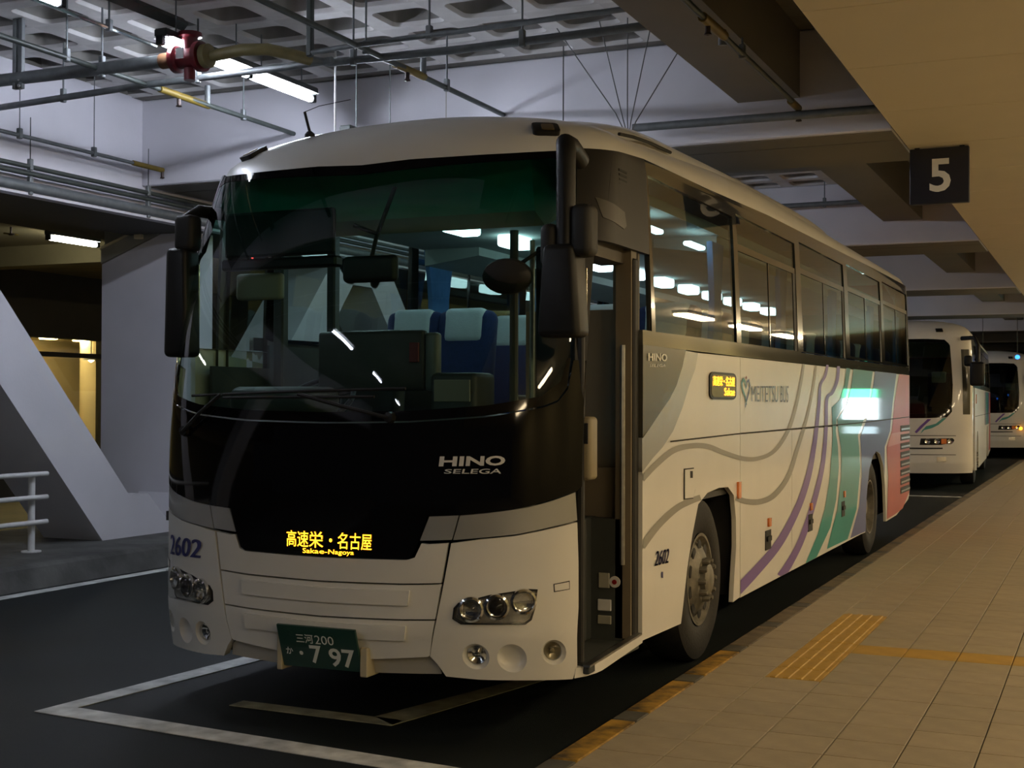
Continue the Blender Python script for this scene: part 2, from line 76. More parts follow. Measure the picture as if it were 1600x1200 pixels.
def emis(name,c,s):
    m,t,b=nt(name); b.inputs['Base Color'].default_value=(*c,1); b.inputs['Emission Color'].default_value=(*c,1); b.inputs['Emission Strength'].default_value=s
    return m
def glass(name,tint,r0=.05,top=None,z0=2.3,z1=2.75,pw=4.0):
    m=bpy.data.materials.new(name); m.use_nodes=True; t=m.node_tree; t.nodes.clear()
    o=t.nodes.new('ShaderNodeOutputMaterial'); mix=t.nodes.new('ShaderNodeMixShader')
    tr=t.nodes.new('ShaderNodeBsdfTransparent'); gl=t.nodes.new('ShaderNodeBsdfGlossy'); gl.inputs['Roughness'].default_value=.015
    tr.inputs['Color'].default_value=(*tint,1)
    if top:
        g=t.nodes.new('ShaderNodeNewGeometry'); s=t.nodes.new('ShaderNodeSeparateXYZ'); t.links.new(g.outputs['Position'],s.inputs[0])
        mr=t.nodes.new('ShaderNodeMapRange'); mr.inputs['From Min'].default_value=z0; mr.inputs['From Max'].default_value=z1
        t.links.new(s.outputs['Z'],mr.inputs['Value'])
        mc=t.nodes.new('ShaderNodeMix'); mc.data_type='RGBA'; t.links.new(mr.outputs[0],mc.inputs[0])
        mc.inputs[6].default_value=(*tint,1); mc.inputs[7].default_value=(*top,1); t.links.new(mc.outputs[2],tr.inputs['Color'])
    lw=t.nodes.new('ShaderNodeLayerWeight'); lw.inputs['Blend'].default_value=.5
    p=t.nodes.new('ShaderNodeMath'); p.operation='POWER'; p.inputs[1].default_value=pw; t.links.new(lw.outputs['Facing'],p.inputs[0])
    q=t.nodes.new('ShaderNodeMath'); q.operation='MULTIPLY_ADD'; q.inputs[1].default_value=1-r0; q.inputs[2].default_value=r0; t.links.new(p.outputs[0],q.inputs[0])
    t.links.new(q.outputs[0],mix.inputs[0]); t.links.new(tr.outputs[0],mix.inputs[1]); t.links.new(gl.outputs[0],mix.inputs[2]); t.links.new(mix.outputs[0],o.inputs[0])
    return m
WHITE=mat('white_paint',(.74,.73,.69),.35,0,.35,.05,2)
SILVER=mat('silver_paint',(.42,.43,.43),.3,.45,.6,.05,4)
GREYWAVE=mat('grey_stripe_print',(.30,.29,.25),.45,0,0,.05)
GLOSSBLACK=mat('gloss_black_panel',(.004,.004,.005),.05,0,0,.1)
GLOSSBLACK.node_tree.nodes['Principled BSDF'].inputs['Specular IOR Level'].default_value=.3
MASK=mat('dark_mask_paint',(.05,.047,.038),.25,0,.4,.1)
DMASK=mat('black_header_paint',(.010,.009,.008),.5,0,0,.1)
for _m in (DMASK,): _m.node_tree.nodes['Principled BSDF'].inputs['Specular IOR Level'].default_value=.3
SILLM=mat('smoked_sill',(.10,.10,.085),.12,0,1,.1)
BLACK=mat('black_rubber',(.012,.012,.012),.6,0,0,.2,20)
BLKPL=mat('black_plastic',(.011,.011,.011),.45,0,0,.2,10)
BLKPL.node_tree.nodes['Principled BSDF'].inputs['Specular IOR Level'].default_value=.3
GAP=mat('panel_gap',(.02,.02,.02),.8)
PURPLE=mat('purple_stripe_print',(.17,.085,.36),.42,0,.35,.06)
TEAL=mat('teal_stripe_print',(.07,.33,.31),.42,0,.35,.1,1.2)
TEALD=mat('deep_teal_print',(.010,.19,.165),.42,0,.35,.08,1.2)
BLUE=mat('blue_stripe_print',(.07,.095,.30),.42,0,.35,.1,1.2)
RED=mat('red_panel_print',(.50,.085,.075),.42,0,.35,.1,1.5)
PINK=mat('pink_panel_print',(.60,.25,.23),.42,0,.35,.06)
NAVY=mat('navy_lettering',(.02,.025,.16),.4,0,.3,.05)
CHROME=mat('chrome',(.75,.75,.75),.12,1,0,.05)
STEEL=mat('brushed_steel',(.38,.38,.38),.35,1,0,.15,30)
AMBER=mat('amber_lens',(.75,.20,.04),.2,0,.5,.1)
REDLENS=mat('red_lens',(.25,.012,.012),.3,0,.2,.1)
RIBLIT=mat('lit_rib_concrete',(.60,.59,.58),.75,0,0,.25,2.2,.25,12,8)  # lighter copy of the coffer concrete, lamp light on the ribs put into colour
GREENPL=mat('green_plate',(.008,.05,.035),.4,0,.2,.1)
PLTXT=mat('plate_lettering',(.75,.78,.72),.5)
TYRE=mat('tyre_rubber',(.018,.017,.016),.75,0,0,.25,30,.2)
RIM=mat('dusty_rim',(.20,.185,.15),.55,.35,0,.35,18,.1)
SEATB=mat('blue_seat_cloth',(.008,.022,.10),.85,0,0,.2,40,.3,200)
COVER=mat('white_headrest_cloth',(.50,.57,.60),.85,0,0,.08,15,.15,120)
CURT=mat('blue_curtain_cloth',(.10,.25,.50),.9,0,0,.15,12)
LINER=mat('cabin_liner',(.30,.34,.32),.8,0,0,.08)
CABDARK=mat('dark_cabin_trim',(.045,.05,.047),.55,0,0,.15)
BEIGE=mat('beige_cabin_trim',(.17,.14,.095),.6,0,0,.1)
CFLOOR=mat('cabin_floor',(.06,.06,.06),.7,0,0,.15,30)
WIND=glass('windshield_glass',(.58,.76,.70),.045,(.05,.42,.32),2.40,2.62)
SIDEG=glass('side_window_glass',(.50,.62,.60),.07)
DOORG=glass('far_window_glass',(.62,.72,.70),.05)
LENS=glass('lamp_cover_glass',(.92,.93,.93),.06)
LEDM=emis('amber_led',(1,.36,.012),4.0)
LEDR=emis('red_led',(1,.03,.02),3.0)
CABL=emis('cabin_lamp_tube',(.68,.92,1.0),CABIN)
TUBEM=emis('cool_fluorescent_tube',(.80,.86,1.0),TUBE)
WARML=emis('warm_platform_lamp',(1,.78,.48),WARM)
SHOPL=emis('warm_shop_lamp',(1,.80,.42),40.0)
BLUEL=emis('blue_lamp',(.03,.20,1),2.5)
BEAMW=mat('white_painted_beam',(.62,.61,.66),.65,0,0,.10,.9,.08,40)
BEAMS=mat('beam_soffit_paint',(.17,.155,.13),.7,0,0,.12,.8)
CONC=mat('shaded_coffer_concrete',(.24,.23,.215),.85,0,0,.45,2.2,.35,12,8)  # darkened base colour, stands in for the shade inside the coffers
DIRTY=mat('dirty_slab_concrete',(.16,.15,.13),.85,0,0,.45,2.5,.3,14,8)
CANOPY=mat('canopy_panel_paint',(.74,.66,.50),.6,0,0,.03,1.5)
ASPH=mat('dark_asphalt',(.007,.0105,.0105),.6,0,0,.5,1.3,.35,180,10)
ASPH.node_tree.nodes['Principled BSDF'].inputs['Specular IOR Level'].default_value=.22
LINEW=mat('worn_white_line',(.58,.60,.58),.7,0,0,.45,7,.2,150,8)
LINEY=mat('worn_inner_line',(.34,.33,.22),.75,0,0,.5,7,.2,150,8)
TILE=[mat('platform_tile_%d'%i,c,.55,0,0,.12,9,.15,90,6) for i,c in enumerate([(.33,.272,.185),(.315,.262,.18),(.345,.285,.195)])]
GROUT=mat('tile_grout',(.10,.085,.065),.95)
TACT=mat('yellow_tactile',(.43,.255,.035),.6,0,0,.15,8,.1,90)
KERBY=mat('worn_yellow_kerb',(.36,.20,.02),.7,0,0,.9,9,.3,60,8)
KERBD=mat('dark_kerb_stone',(.075,.07,.055),.75,0,0,.4,6,.3,60,8)
KERBL=mat('grimy_concrete_kerb',(.085,.085,.08),.8,0,0,.6,2.5,.4,25,8)
GALV=mat('galvanised_pipe',(.16,.175,.18),.5,.4,0,.2,12)
DARKPIPE=mat('dark_pipe',(.055,.065,.06),.45,.3,0,.2,12)
YPIPE=mat('yellow_pipe_paint',(.17,.115,.012),.5,0,0,.15,12)
OLIVE=mat('olive_pipe_paint',(.20,.165,.07),.5,0,0,.15,12)
VALVE=mat('red_valve_paint',(.13,.006,.012),.35,0,.3,.2,15)
WIRE=mat('thin_wire',(.10,.10,.10),.6)
RAILW=mat('white_rail_paint',(.62,.62,.62),.4,0,0,.12,10)
SIGNB=mat('navy_sign_panel',(.008,.009,.018),.4,0,.2,.1)
SIGNW=mat('sign_numeral',(.68,.66,.58),.5)
OLIVEW=mat('dim_ochre_plaster',(.30,.26,.13),.8,0,0,.1)
OCHREC=mat('ochre_ceiling',(.36,.30,.15),.8,0,0,.1)
DARKW=mat('dark_fascia',(.05,.048,.038),.7,0,0,.1)
CREAM=mat('cream_wall',(.72,.62,.40),.7,0,0,.05)
GREYCOP=mat('grey_coping',(.30,.29,.24),.7,0,0,.1)
# ---------------------------------------------------------------- builders
def base_of(o):
    v=Vector((0,0,0))
    while o is not None: v+=o.location; o=o.parent
    return v
def link(name,me,parent=None,kind=None):
    o=bpy.data.objects.new(name,me); COL.objects.link(o)
    if parent is not None: o.parent=parent
    if kind: o['kind']=kind
    return o
def thing(name,label,cat,loc,group=None):
    o=bpy.data.objects.new(name,None); COL.objects.link(o); o.location=loc; o.empty_display_size=.2
    o['label']=label; o['category']=cat
    if group: o['group']=group
    return o
def tag(o,label,cat,group=None):
    o['label']=label; o['category']=cat
    if group: o['group']=group
    return o
def copy_tree(o,parent=None):
    c=o.copy(); COL.objects.link(c)
    if parent is not None: c.parent=parent
    for ch in list(o.children): copy_tree(ch,c)
    return c
def clip_z(poly,z0,z1):
    def cut(p,z,s):
        o=[]
        for i in range(len(p)):
            a=p[i];b=p[(i+1)%len(p)]; ia=(a[1]-z)*s>=0; ib=(b[1]-z)*s>=0
            if ia: o.append(a)
            if ia!=ib:
                t=(z-a[1])/(b[1]-a[1]); o.append((a[0]+(b[0]-a[0])*t,z))
        return o
    return cut(cut(poly,z0,1),z1,-1)
def clip_y(poly,y0,y1): return [(b,a) for a,b in clip_z([(b,a) for a,b in poly],y0,y1)]
class MB:
    def __init__(s): s.v=[]; s.f=[]
    def add(s,vs,fs):
        n=len(s.v); s.v+= [tuple(v) for v in vs]; s.f+=[tuple(i+n for i in f) for f in fs]; return s
    def box(s,a,b):
        (x0,y0,z0),(x1,y1,z1)=a,b
        return s.add([(x0,y0,z0),(x1,y0,z0),(x1,y1,z0),(x0,y1,z0),(x0,y0,z1),(x1,y0,z1),(x1,y1,z1),(x0,y1,z1)],
            [(0,3,2,1),(4,5,6,7),(0,1,5,4),(1,2,6,5),(2,3,7,6),(3,0,4,7)])
    def rbox(s,a,b,r=.02,seg=2,rot=None,piv=None):
        bm=bmesh.new(); bmesh.ops.create_cube(bm,size=1)
        for v in bm.verts: v.co=Vector([ (p+q)/2+c*(q-p) for p,q,c in zip(a,b,v.co)])
        bmesh.ops.bevel(bm,geom=list(bm.edges),offset=r,segments=seg,profile=.5,affect='EDGES')
        vs=[v.co.copy() for v in bm.verts]; bm.verts.index_update(); fs=[[v.index for v in f.verts] for f in bm.faces]; bm.free()
        if rot is not None:
            pv=Vector(piv) if piv is not None else Vector([(p+q)/2 for p,q in zip(a,b)])
            vs=[pv+rot@(v-pv) for v in vs]
        return s.add(vs,fs)
    def tube(s,pts,r,seg=8,r2=None,cap=True):
        pts=[Vector(p) for p in pts]; n=len(pts); vs=[]; up=None
        for i,p in enumerate(pts):
            t=(pts[min(i+1,n-1)]-pts[max(i-1,0)]).normalized()
            if up is None:
                up=Vector((0,0,1)) if abs(t.z)<.9 else Vector((1,0,0))
            a=t.cross(up).normalized(); up=a.cross(t).normalized()
            rr=r if r2 is None else r+(r2-r)*i/(n-1)
            for k in range(seg):
                q=2*math.pi*k/seg; vs.append(p+a*rr*math.cos(q)+up*rr*math.sin(q))
        fs=[(i*seg+k,i*seg+(k+1)%seg,(i+1)*seg+(k+1)%seg,(i+1)*seg+k) for i in range(n-1) for k in range(seg)]
        if cap: fs+=[tuple(range(seg))[::-1],tuple(range((n-1)*seg,n*seg))]
        return s.add(vs,fs)
    def lathe(s,prof,c,ax,seg=24):
        c=Vector(c); ax=Vector(ax).normalized(); a=ax.orthogonal().normalized(); b=ax.cross(a); vs=[];m=len(prof)
        for k in range(seg):
            q=2*math.pi*k/seg; d=a*math.cos(q)+b*math.sin(q)
            for (r,h) in prof: vs.append(c+d*r+ax*h)
        fs=[(k*m+i,((k+1)%seg)*m+i,((k+1)%seg)*m+i+1,k*m+i+1) for k in range(seg) for i in range(m-1)]
        return s.add(vs,fs)
    def prism(s,poly,fn0,fn1):
        n=len(poly); vs=[fn0(*p) for p in poly]+[fn1(*p) for p in poly]
        tr=tessellate_polygon([[Vector((p[0],p[1],0)) for p in poly]])
        fs=[tuple(t) for t in tr]+[tuple(i+n for i in t)[::-1] for t in tr]+[(i,(i+1)%n,(i+1)%n+n,i+n) for i in range(n)]
        return s.add(vs,fs)
    def build(s,name,m,parent=None,smooth=None,kind=None):
        o0=base_of(parent) if parent is not None else Vector((0,0,0))
        me=bpy.data.meshes.new(name); me.from_pydata([tuple(Vector(v)-o0) for v in s.v],[],s.f)
        bm=bmesh.new(); bm.from_mesh(me); bmesh.ops.recalc_face_normals(bm,faces=bm.faces); bm.to_mesh(me); bm.free()
        me.materials.append(m)
        if smooth:
            me.shade_smooth(); me.set_sharp_from_angle(angle=math.radians(smooth))
        return link(name,me,parent,kind)
# ---- body-chart mapping
def chart(c,P,sg=1):
    if c=='F': return lambda s,z: Vector(body_front(s,z,P))
    return lambda s,z: Vector(body_side(s,z,P,sg))
def normal(fn,s,z,flip):
    h=1e-3; p=fn(s,z)
    ds=fn(s+h,z)-fn(s-h,z); dz=fn(s,z+h)-fn(s,z-h)
    n=ds.cross(dz)
    if n.length<1e-12: return Vector((0,-1,0))
    n.normalize(); return -n if flip else n
def clean(poly):
    out=[]
    for p in poly:
        if not out or abs(p[0]-out[-1][0])+abs(p[1]-out[-1][1])>1e-5: out.append(tuple(p))
    if abs(out[0][0]-out[-1][0])+abs(out[0][1]-out[-1][1])<1e-5: out.pop()
    return out
def panel(name,c,outline,m,parent,holes=(),off=0.0,th=.02,P=BUS1,sg=1,du=None,dz=None):
    fn=chart(c,P,sg); loops=[clean(outline)]+[clean(h) for h in holes]
    flat=[q for l in loops for q in l]
    tr=tessellate_polygon([[Vector((q[0],q[1],0)) for q in l] for l in loops])
    bm=bmesh.new(); vs=[bm.verts.new((q[0],q[1],0)) for q in flat]
    for t in tr:
        try: bm.faces.new([vs[i] for i in t])
        except ValueError: pass
    s0=min(q[0] for q in flat); s1=max(q[0] for q in flat); z0=min(q[1] for q in flat); z1=max(q[1] for q in flat)
    cuts=[]
    if c=='F':
        d=du or .04; k=math.ceil(s0/d)
        while k*d<s1: cuts.append((0,k*d)); k+=1
    else:
        yy=P['oy']
        for k in range(0,28): cuts.append((0,yy+.08+.06*k))
        for k in range(1,7): cuts.append((0,yy+P['L']-.045*k))
    d=dz or (.06 if c=='F' else .1); k=math.ceil(z0/d)
    while k*d<z1: cuts.append((1,k*d)); k+=1
    for ax,val in cuts:
        if (ax==0 and s0+1e-4<val<s1-1e-4) or (ax==1 and z0+1e-4<val<z1-1e-4):
            no=(1,0,0) if ax==0 else (0,1,0); pc=(val,0,0) if ax==0 else (0,val,0)
            bmesh.ops.bisect_plane(bm,geom=bm.verts[:]+bm.edges[:]+bm.faces[:],dist=1e-6,plane_co=pc,plane_no=no)
    bmesh.ops.triangulate(bm,faces=bm.faces[:])
    bm.verts.index_update(); b0=base_of(parent) if parent else Vector((0,0,0))
    # which way is outward: front chart normal must face -y, side chart +-x
    N=[];V=[]
    for v in bm.verts:
        s,z=v.co.x,v.co.y; s=max(-.9999,min(.9999,s)) if c=='F' else s
        n=normal(fn,s,z,False)
        if c=='F':
            if n.dot(Vector((s*2,-1,.0)))<0: n=-n
        elif n.x*sg<-1e-6: n=-n
        N.append(n); V.append(fn(s,z)+n*off-b0)
    faces=[[v.index for v in f.verts] for f in bm.faces]
    # orient
    of=[]
    for f in faces:
        a,b,cc=[V[i] for i in f]; g=(b-a).cross(cc-a)
        of.append(f if g.dot(N[f[0]])>0 else f[::-1])
    nn=len(V); walls=[]
    if th>0:
        be=[e for e in bm.edges if len(e.link_faces)==1]; mp={}
        for e in be:
            q=[]
            for v in e.verts:
                if v.index not in mp:
                    mp[v.index]=len(V); V.append(V[v.index]); V.append(V[v.index]-N[v.index]*th)
                q.append(mp[v.index])
            walls.append((q[0],q[1],q[1]+1,q[0]+1))
    bm.free()
    me=bpy.data.meshes.new(name); me.from_pydata([tuple(v) for v in V],[],of+walls); me.materials.append(m)
    me.shade_smooth()
    cn=[]
    for p in me.polygons:
        if p.index<len(of): cn+=[tuple(N[i]) for i in p.vertices]
        else: cn+=[(0,0,0)]*len(p.vertices)
    me.normals_split_custom_set(cn)
    return link(name,me,parent)
TXT={}
def text2d(s,bold=0.0):
    k=(s,bold)
    if k in TXT: return TXT[k]
    cu=bpy.data.curves.new('t','FONT'); cu.body=s; cu.size=1; cu.resolution_u=3; cu.offset=bold
    o=bpy.data.objects.new('t',cu); COL.objects.link(o)
    dg=bpy.context.evaluated_depsgraph_get(); me=bpy.data.meshes.new_from_object(o.evaluated_get(dg))
    bm=bmesh.new(); bm.from_mesh(me); bmesh.ops.triangulate(bm,faces=bm.faces[:]); bm.verts.index_update()
    vs=[(v.co.x,v.co.y) for v in bm.verts]; fs=[[v.index for v in f.verts] for f in bm.faces]; bm.free()
    bpy.data.objects.remove(o); bpy.data.curves.remove(cu); bpy.data.meshes.remove(me)
    x0=min(v[0] for v in vs);x1=max(v[0] for v in vs);y0=min(v[1] for v in vs);y1=max(v[1] for v in vs)
    TXT[k]=([((v[0]-x0)/(x1-x0),(v[1]-y0)/(y1-y0)) for v in vs],fs); return TXT[k]
def bil(q,a,b):   # corners bl,tl,tr,br
    (bl,tl,tr,br)=q
    return tuple((1-a)*(1-b)*bl[i]+(1-a)*b*tl[i]+a*b*tr[i]+a*(1-b)*br[i] for i in range(len(bl)))
def text_chart(name,s,c,quad,m,parent,off=.004,bold=.0,P=BUS1,sg=1,fat=0):
    vs,fs=text2d(s,bold)
    if fat:
        n0=len(vs); vs0,fs0=vs,fs; vs,fs=[],[]
        for k in (-1,0,1):
            vs=vs+[(a+k*fat+(b-.5)*.08,b) for a,b in vs0]; fs=fs+[[i+n0*(k+1) for i in f] for f in fs0]
    fn=chart(c,P,sg); b0=base_of(parent); V=[]
    for a,b in vs:
        s_,z=bil(quad,a,b); n=normal(fn,s_,z,False)
        if c=='F' and n.y>0: n=-n
        if c=='S' and n.x*sg<0: n=-n
        V.append(tuple(fn(s_,z)+n*off-b0))
    me=bpy.data.meshes.new(name); me.from_pydata(V,[],fs); me.materials.append(m); return link(name,me,parent)
def text_plane(name,s,o,ex,ez,m,parent=None,bold=0.0):   # o corner, ex/ez edge vectors
    vs,fs=text2d(s,bold); b0=base_of(parent) if parent else Vector((0,0,0))
    me=bpy.data.meshes.new(name); me.from_pydata([tuple(Vector(o)+Vector(ex)*a+Vector(ez)*b-b0) for a,b in vs],[],fs); me.materials.append(m)
    return link(name,me,parent)
def disc(c,fn,s,z,r,n=24):
    h=1e-3; ls=(fn(s+h,z)-fn(s-h,z)).length/(2*h); lz=(fn(s,z+h)-fn(s,z-h)).length/(2*h)
    return [(s+r/ls*math.cos(2*math.pi*k/n),z+r/lz*math.sin(2*math.pi*k/n)) for k in range(n)]
def bowl(name,c,s,z,prof,m,parent,P=BUS1,sg=1,n=24):
    fn=chart(c,P,sg); b0=base_of(parent); V=[]
    for r,d in prof:
        for (a,b) in disc(c,fn,s,z,max(r,1e-4),n):
            nn=normal(fn,a,b,False)
            if c=='F' and nn.y>0: nn=-nn
            if c=='S' and nn.x*sg<0: nn=-nn
            V.append(fn(a,b)+nn*d-b0)
    k=len(prof); fs=[(i*n+j,i*n+(j+1)%n,(i+1)*n+(j+1)%n,(i+1)*n+j) for i in range(k-1) for j in range(n)]+[tuple(range((k-1)*n,k*n))]
    me=bpy.data.meshes.new(name); me.from_pydata([tuple(v) for v in V],[],fs); me.materials.append(m); me.shade_smooth(); me.set_sharp_from_angle(angle=.7)
    return link(name,me,parent)
def pt(c,s,z,d=0,P=BUS1,sg=1):
    fn=chart(c,P,sg); n=normal(fn,s,z,False)
    if c=='F' and n.y>0: n=-n
    if c=='S' and n.x*sg<0: n=-n
    return fn(s,z)+n*d,n
def mir(poly): return [(-a,b) for a,b in poly][::-1]
# ================================================================ SETTING
def st(o): o['kind']='structure'; return o
road=MB().box((-4.83,-14,-.2),(1.36,70,0)).build('road',ASPH,None,kind='structure')
def road_line(poly,m,name='painted_line'):
    return MB().prism(poly,lambda x,y:(x,y,.002),lambda x,y:(x,y,.006)).build(name,m,road)
def strip(a,b,w):
    a=Vector(a);b=Vector(b);d=(b-a).normalized();n=Vector((-d.y,d.x))*w/2
    return [tuple(a+n),tuple(b+n),tuple(b-n),tuple(a-n)]
road_line(strip((-4.68,-12),(-4.68,60),.13),LINEW)
road_line([(-1.547, -0.263), (0.579, -0.461), (1.32, -0.52769), (1.32, -0.36899), (-1.405, -0.102)],LINEW,'bay_line')
road_line([(-1.547, -0.263), (-1.405, -0.102), (-1.266, 1.565), (-1.246, 11.5), (-1.411, 11.5), (-1.431, 1.513)],LINEW,'bay_line')
road_line(strip((-.72,.33),(.27,.29),.12),LINEY,'inner_line')
road_line([(.10,.36),(.27,.24),(.55,1.6),(.42,1.6)],LINEY,'inner_line')
road_line(strip((-1.2,18.6),(1.36,18.6),.16),LINEW,'bay_line')
road_line(strip((-1.3,18.6),(-1.3,30),.13),LINEW,'bay_line')
KERBF=mat('faded_kerb_stone',(.15,.115,.07),.75,0,0,.5,7,.3,60,8)
# kerb: individual stones, yellow and dark by turns
kerb=MB().box((1.36,-6,-.2),(1.5,60,.02)).build('kerb',KERBL,None,kind='structure')
y=-4.29; k=0; stone={}
while y<32:
    L=.77 if k%2==0 else .20
    key=k%2 if y<1.9 else (2 if k%2==0 else 1)
    if key not in stone:
        m_=MB().rbox((1.362,0.003,-.02),(1.499,L-.003,.118),.012,1).build('kerb_stone',[KERBY,KERBD,KERBF][key],kerb); stone[key]=m_; m_.location=(0,y,0)
    else:
        o=stone[key].copy(); COL.objects.link(o); o.parent=kerb; o.location=(0,y,0)
    y+=L; k+=1
side_walk=MB().box((1.5,-14,-.2),(9,60,.108)).build('sidewalk',GROUT,None,kind='structure')
# tiles
def in_view(x,y):
    d=Vector((x,y,.12))-CAM; f=d.dot(F)
    if f<.5: return None
    px=800+2117.33*d.dot(R)/f; py=600-2117.33*d.dot(U)/f
    return f if (-40<px<1660 and 500<py<1260) else None
cells=[]
for i in range(0,15):
    for j in range(-14,110):
        x=1.5+.3*i; yy=1.6+.3*j
        f=in_view(x+.15,yy+.15)
        tact=(i==1 and 0<=j<8); band=(j==3 and 2<=i<14)
        if f is None and not (-2.5<yy<34): continue
        cells.append((f if f is not None else 999,x,yy,tact,band))
cells.sort()
tmesh=[]
for m in TILE+[TACT]:
    o=MB().rbox((.0035,.0035,0),(.2965,.2965,.0130),.0012,1).build('floor_tile',m,side_walk); tmesh.append(o)
tb=MB().rbox((.0035,.0035,0),(.2965,.2965,.0130),.0012,1)
for q in range(4): tb.rbox((.028+q*.07,.004,.008),(.062+q*.07,.296,.0185),.004,1)
tblock=tb.build('tactile_block',TACT,side_walk)
used=set(); cnt=0; rest=MB()
for (f,x,yy,tact,band) in cells:
    if tact or band:
        src=tblock if tact else tmesh[3]; nm='tactile_block' if tact else 'yellow_tile'
        o=src if (tact and 'T' not in used) or (band and 'B' not in used) else src.copy()
        used.add('T' if tact else 'B')
    elif cnt<260 and f<900:
        q=random.choice([0,0,1,2]); o=tmesh[q] if q not in used else tmesh[q].copy(); used.add(q); nm='floor_tile'; cnt+=1
    else:
        n=len(rest.v); g=.0035; h=.1210+random.uniform(0,.0008)
        rest.add([(x+g,yy+g,h),(x+.3-g,yy+g,h),(x+.3-g,yy+.3-g,h),(x+g,yy+.3-g,h),(x+g,yy+g,.108),(x+.3-g,yy+g,.108),(x+.3-g,yy+.3-g,.108),(x+g,yy+.3-g,.108)],
            [(0,1,2,3),(0,4,5,1),(1,5,6,2),(2,6,7,3),(3,7,4,0)]); continue
    o.name=nm; o.location=(x,yy,.108+random.uniform(0,.0008))
    if o.name not in COL.objects: COL.objects.link(o)
    o.parent=side_walk
ro=rest.build('far_tiles',TILE[0],side_walk); ro['kind']='stuff'
# ---------------- overhead structure
PITCH=8.05
ceil=MB().box((-5.6,-14,5.06),(9,70,5.3)).build('ceiling',DIRTY,None,kind='structure')
def coffer_mesh():
    px,py,d=.645,.604,.36; hx,hy=.24,.218; n=6; r=.075
    def rr(hx,hy,r,z,cx,cy):
        out=[]
        for (sx,sy,a0) in ((1,1,0),(-1,1,90),(-1,-1,180),(1,-1,270)):
            for k in range(n):
                a=math.radians(a0+90*k/(n-1)); out.append((cx+sx*(hx-r)+r*math.cos(a),cy+sy*(hy-r)+r*math.sin(a),z))
        return out
    cx,cy=px/2+.08,py/2+.06
    o=[(0,0,0),(px,0,0),(px,py,0),(0,py,0)]
    rings=[rr(hx,hy,r,0,cx,cy),rr(hx-.02,hy-.02,r*.9,.03,cx,cy),rr(hx-.05,hy-.048,r*.8,d-.05,cx,cy),rr(hx-.10,hy-.09,r*.6,d,cx,cy)]
    V=list(o); Fc=[]; N=4*n
    for rg in rings: V+=rg
    b=4
    # flat soffit of the ribs
    tr=tessellate_polygon([[Vector(p) for p in o],[Vector(p) for p in rings[0][::-1]]])
    flat=list(range(4))+[4+N-1-i for i in range(N)]
    Fc+=[tuple(flat[i] for i in t) for t in tr]
    for q in range(3):
        for i in range(N): Fc.append((b+q*N+i,b+q*N+(i+1)%N,b+(q+1)*N+(i+1)%N,b+(q+1)*N+i))
    Fc.append(tuple(b+3*N+i for i in range(N)))
    return V,Fc
CV,CF=coffer_mesh(); cproto=None
def waffle(y_rows,x0,ncol):
    global cproto
    for yr in y_rows:
        for i in range(ncol):
            if cproto is None:
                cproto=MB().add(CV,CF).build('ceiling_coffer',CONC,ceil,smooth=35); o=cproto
                cproto.data.materials.append(RIBLIT)
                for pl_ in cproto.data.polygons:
                    if max(cproto.data.vertices[i].co.z for i in pl_.vertices)<.035: pl_.material_index=1  # rib faces take the lit tone, cavity walls keep the shaded one
            else:
                o=cproto.copy(); COL.objects.link(o); o.parent=ceil
            o.location=(x0+i*.645,yr,4.68)
XW=-2.77+.05-.645*5+.05   # left edge of the coffer field
X0c=-2.77-.645*5+.095
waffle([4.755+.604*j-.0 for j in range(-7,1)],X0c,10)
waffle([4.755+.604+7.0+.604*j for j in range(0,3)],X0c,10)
# flat slab where there are no coffers
sl=MB()
def slab(x0,x1,y0,y1): sl.box((x0,y0,4.68),(x1,y1,5.06))
xr=X0c+10*.645
ya=4.755-7*.604; yb=5.359
slab(-5.6,X0c,-2,5.5); slab(X0c,xr,yb,5.5); slab(X0c,xr,-2,ya); slab(xr,2.2,-2,5.5)
y2=4.755+.604+7.0
slab(-5.6,X0c,7,13.55); slab(X0c,xr,7,y2); slab(X0c,xr,y2+3*.604,13.55); slab(xr,2.2,7,13.55)
slab(-5.6,2.2,15,70); slab(-5.6,2.2,-14,-3.5)
st(sl.build('ceiling_slab',DIRTY,None))
for k in range(-1,7):
    y0=5.5+PITCH*k
    b=MB().rbox((-5.58,y0,3.8),(1.92,y0+1.5,4.68),.012,1)
    ob=st(b.build('ceiling_beam',BEAMW,None))
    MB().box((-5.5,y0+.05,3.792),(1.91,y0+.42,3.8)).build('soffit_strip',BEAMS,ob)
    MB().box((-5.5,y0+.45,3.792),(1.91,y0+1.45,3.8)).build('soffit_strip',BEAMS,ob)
    for xj in (-2.08,):
        MB().box((xj-.004,y0-.0015,3.82),(xj+.004,y0+.001,4.66)).build('joint_line',GREYCOP,ob)
lb=st(MB().box((.66,-14,4.12),(1.18,60,4.69)).build('ceiling_beam',BEAMS,None))
wl=st(MB().box((-6.6,-14,3.5),(-5.56,60,4.69)).build('wall_left',BEAMW,None))
MB().box((-5.56,-14,3.46),(-5.44,60,3.505)).build('ledge',BEAMW,wl)
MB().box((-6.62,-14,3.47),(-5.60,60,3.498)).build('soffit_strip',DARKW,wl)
# zig-zag of diagonal struts under the left beam
def strut_pair(yc,proto={}):
    xa,xb=-5.72,-6.48
    def mk(poly):
        f=MB().prism(poly,lambda a,z:(xa,yc+a,z),lambda a,z:(xb,yc+a,z)); return st(f.build('diagonal_strut',BEAMW,None))
    lft=[(-4.05,3.47),(-3.30,3.47),(-.72,.63),(-.42,.63),(-.06,.30),(0,.30),(0,.2),(-1.12,.2)]
    mk(lft); mk([(-a,z) for a,z in lft][::-1])
    mk([(3.30,3.47),(4.75,3.47),(4.40,3.16),(3.64,3.16)])
for k in range(-1,5): strut_pair(6.25+PITCH*k)
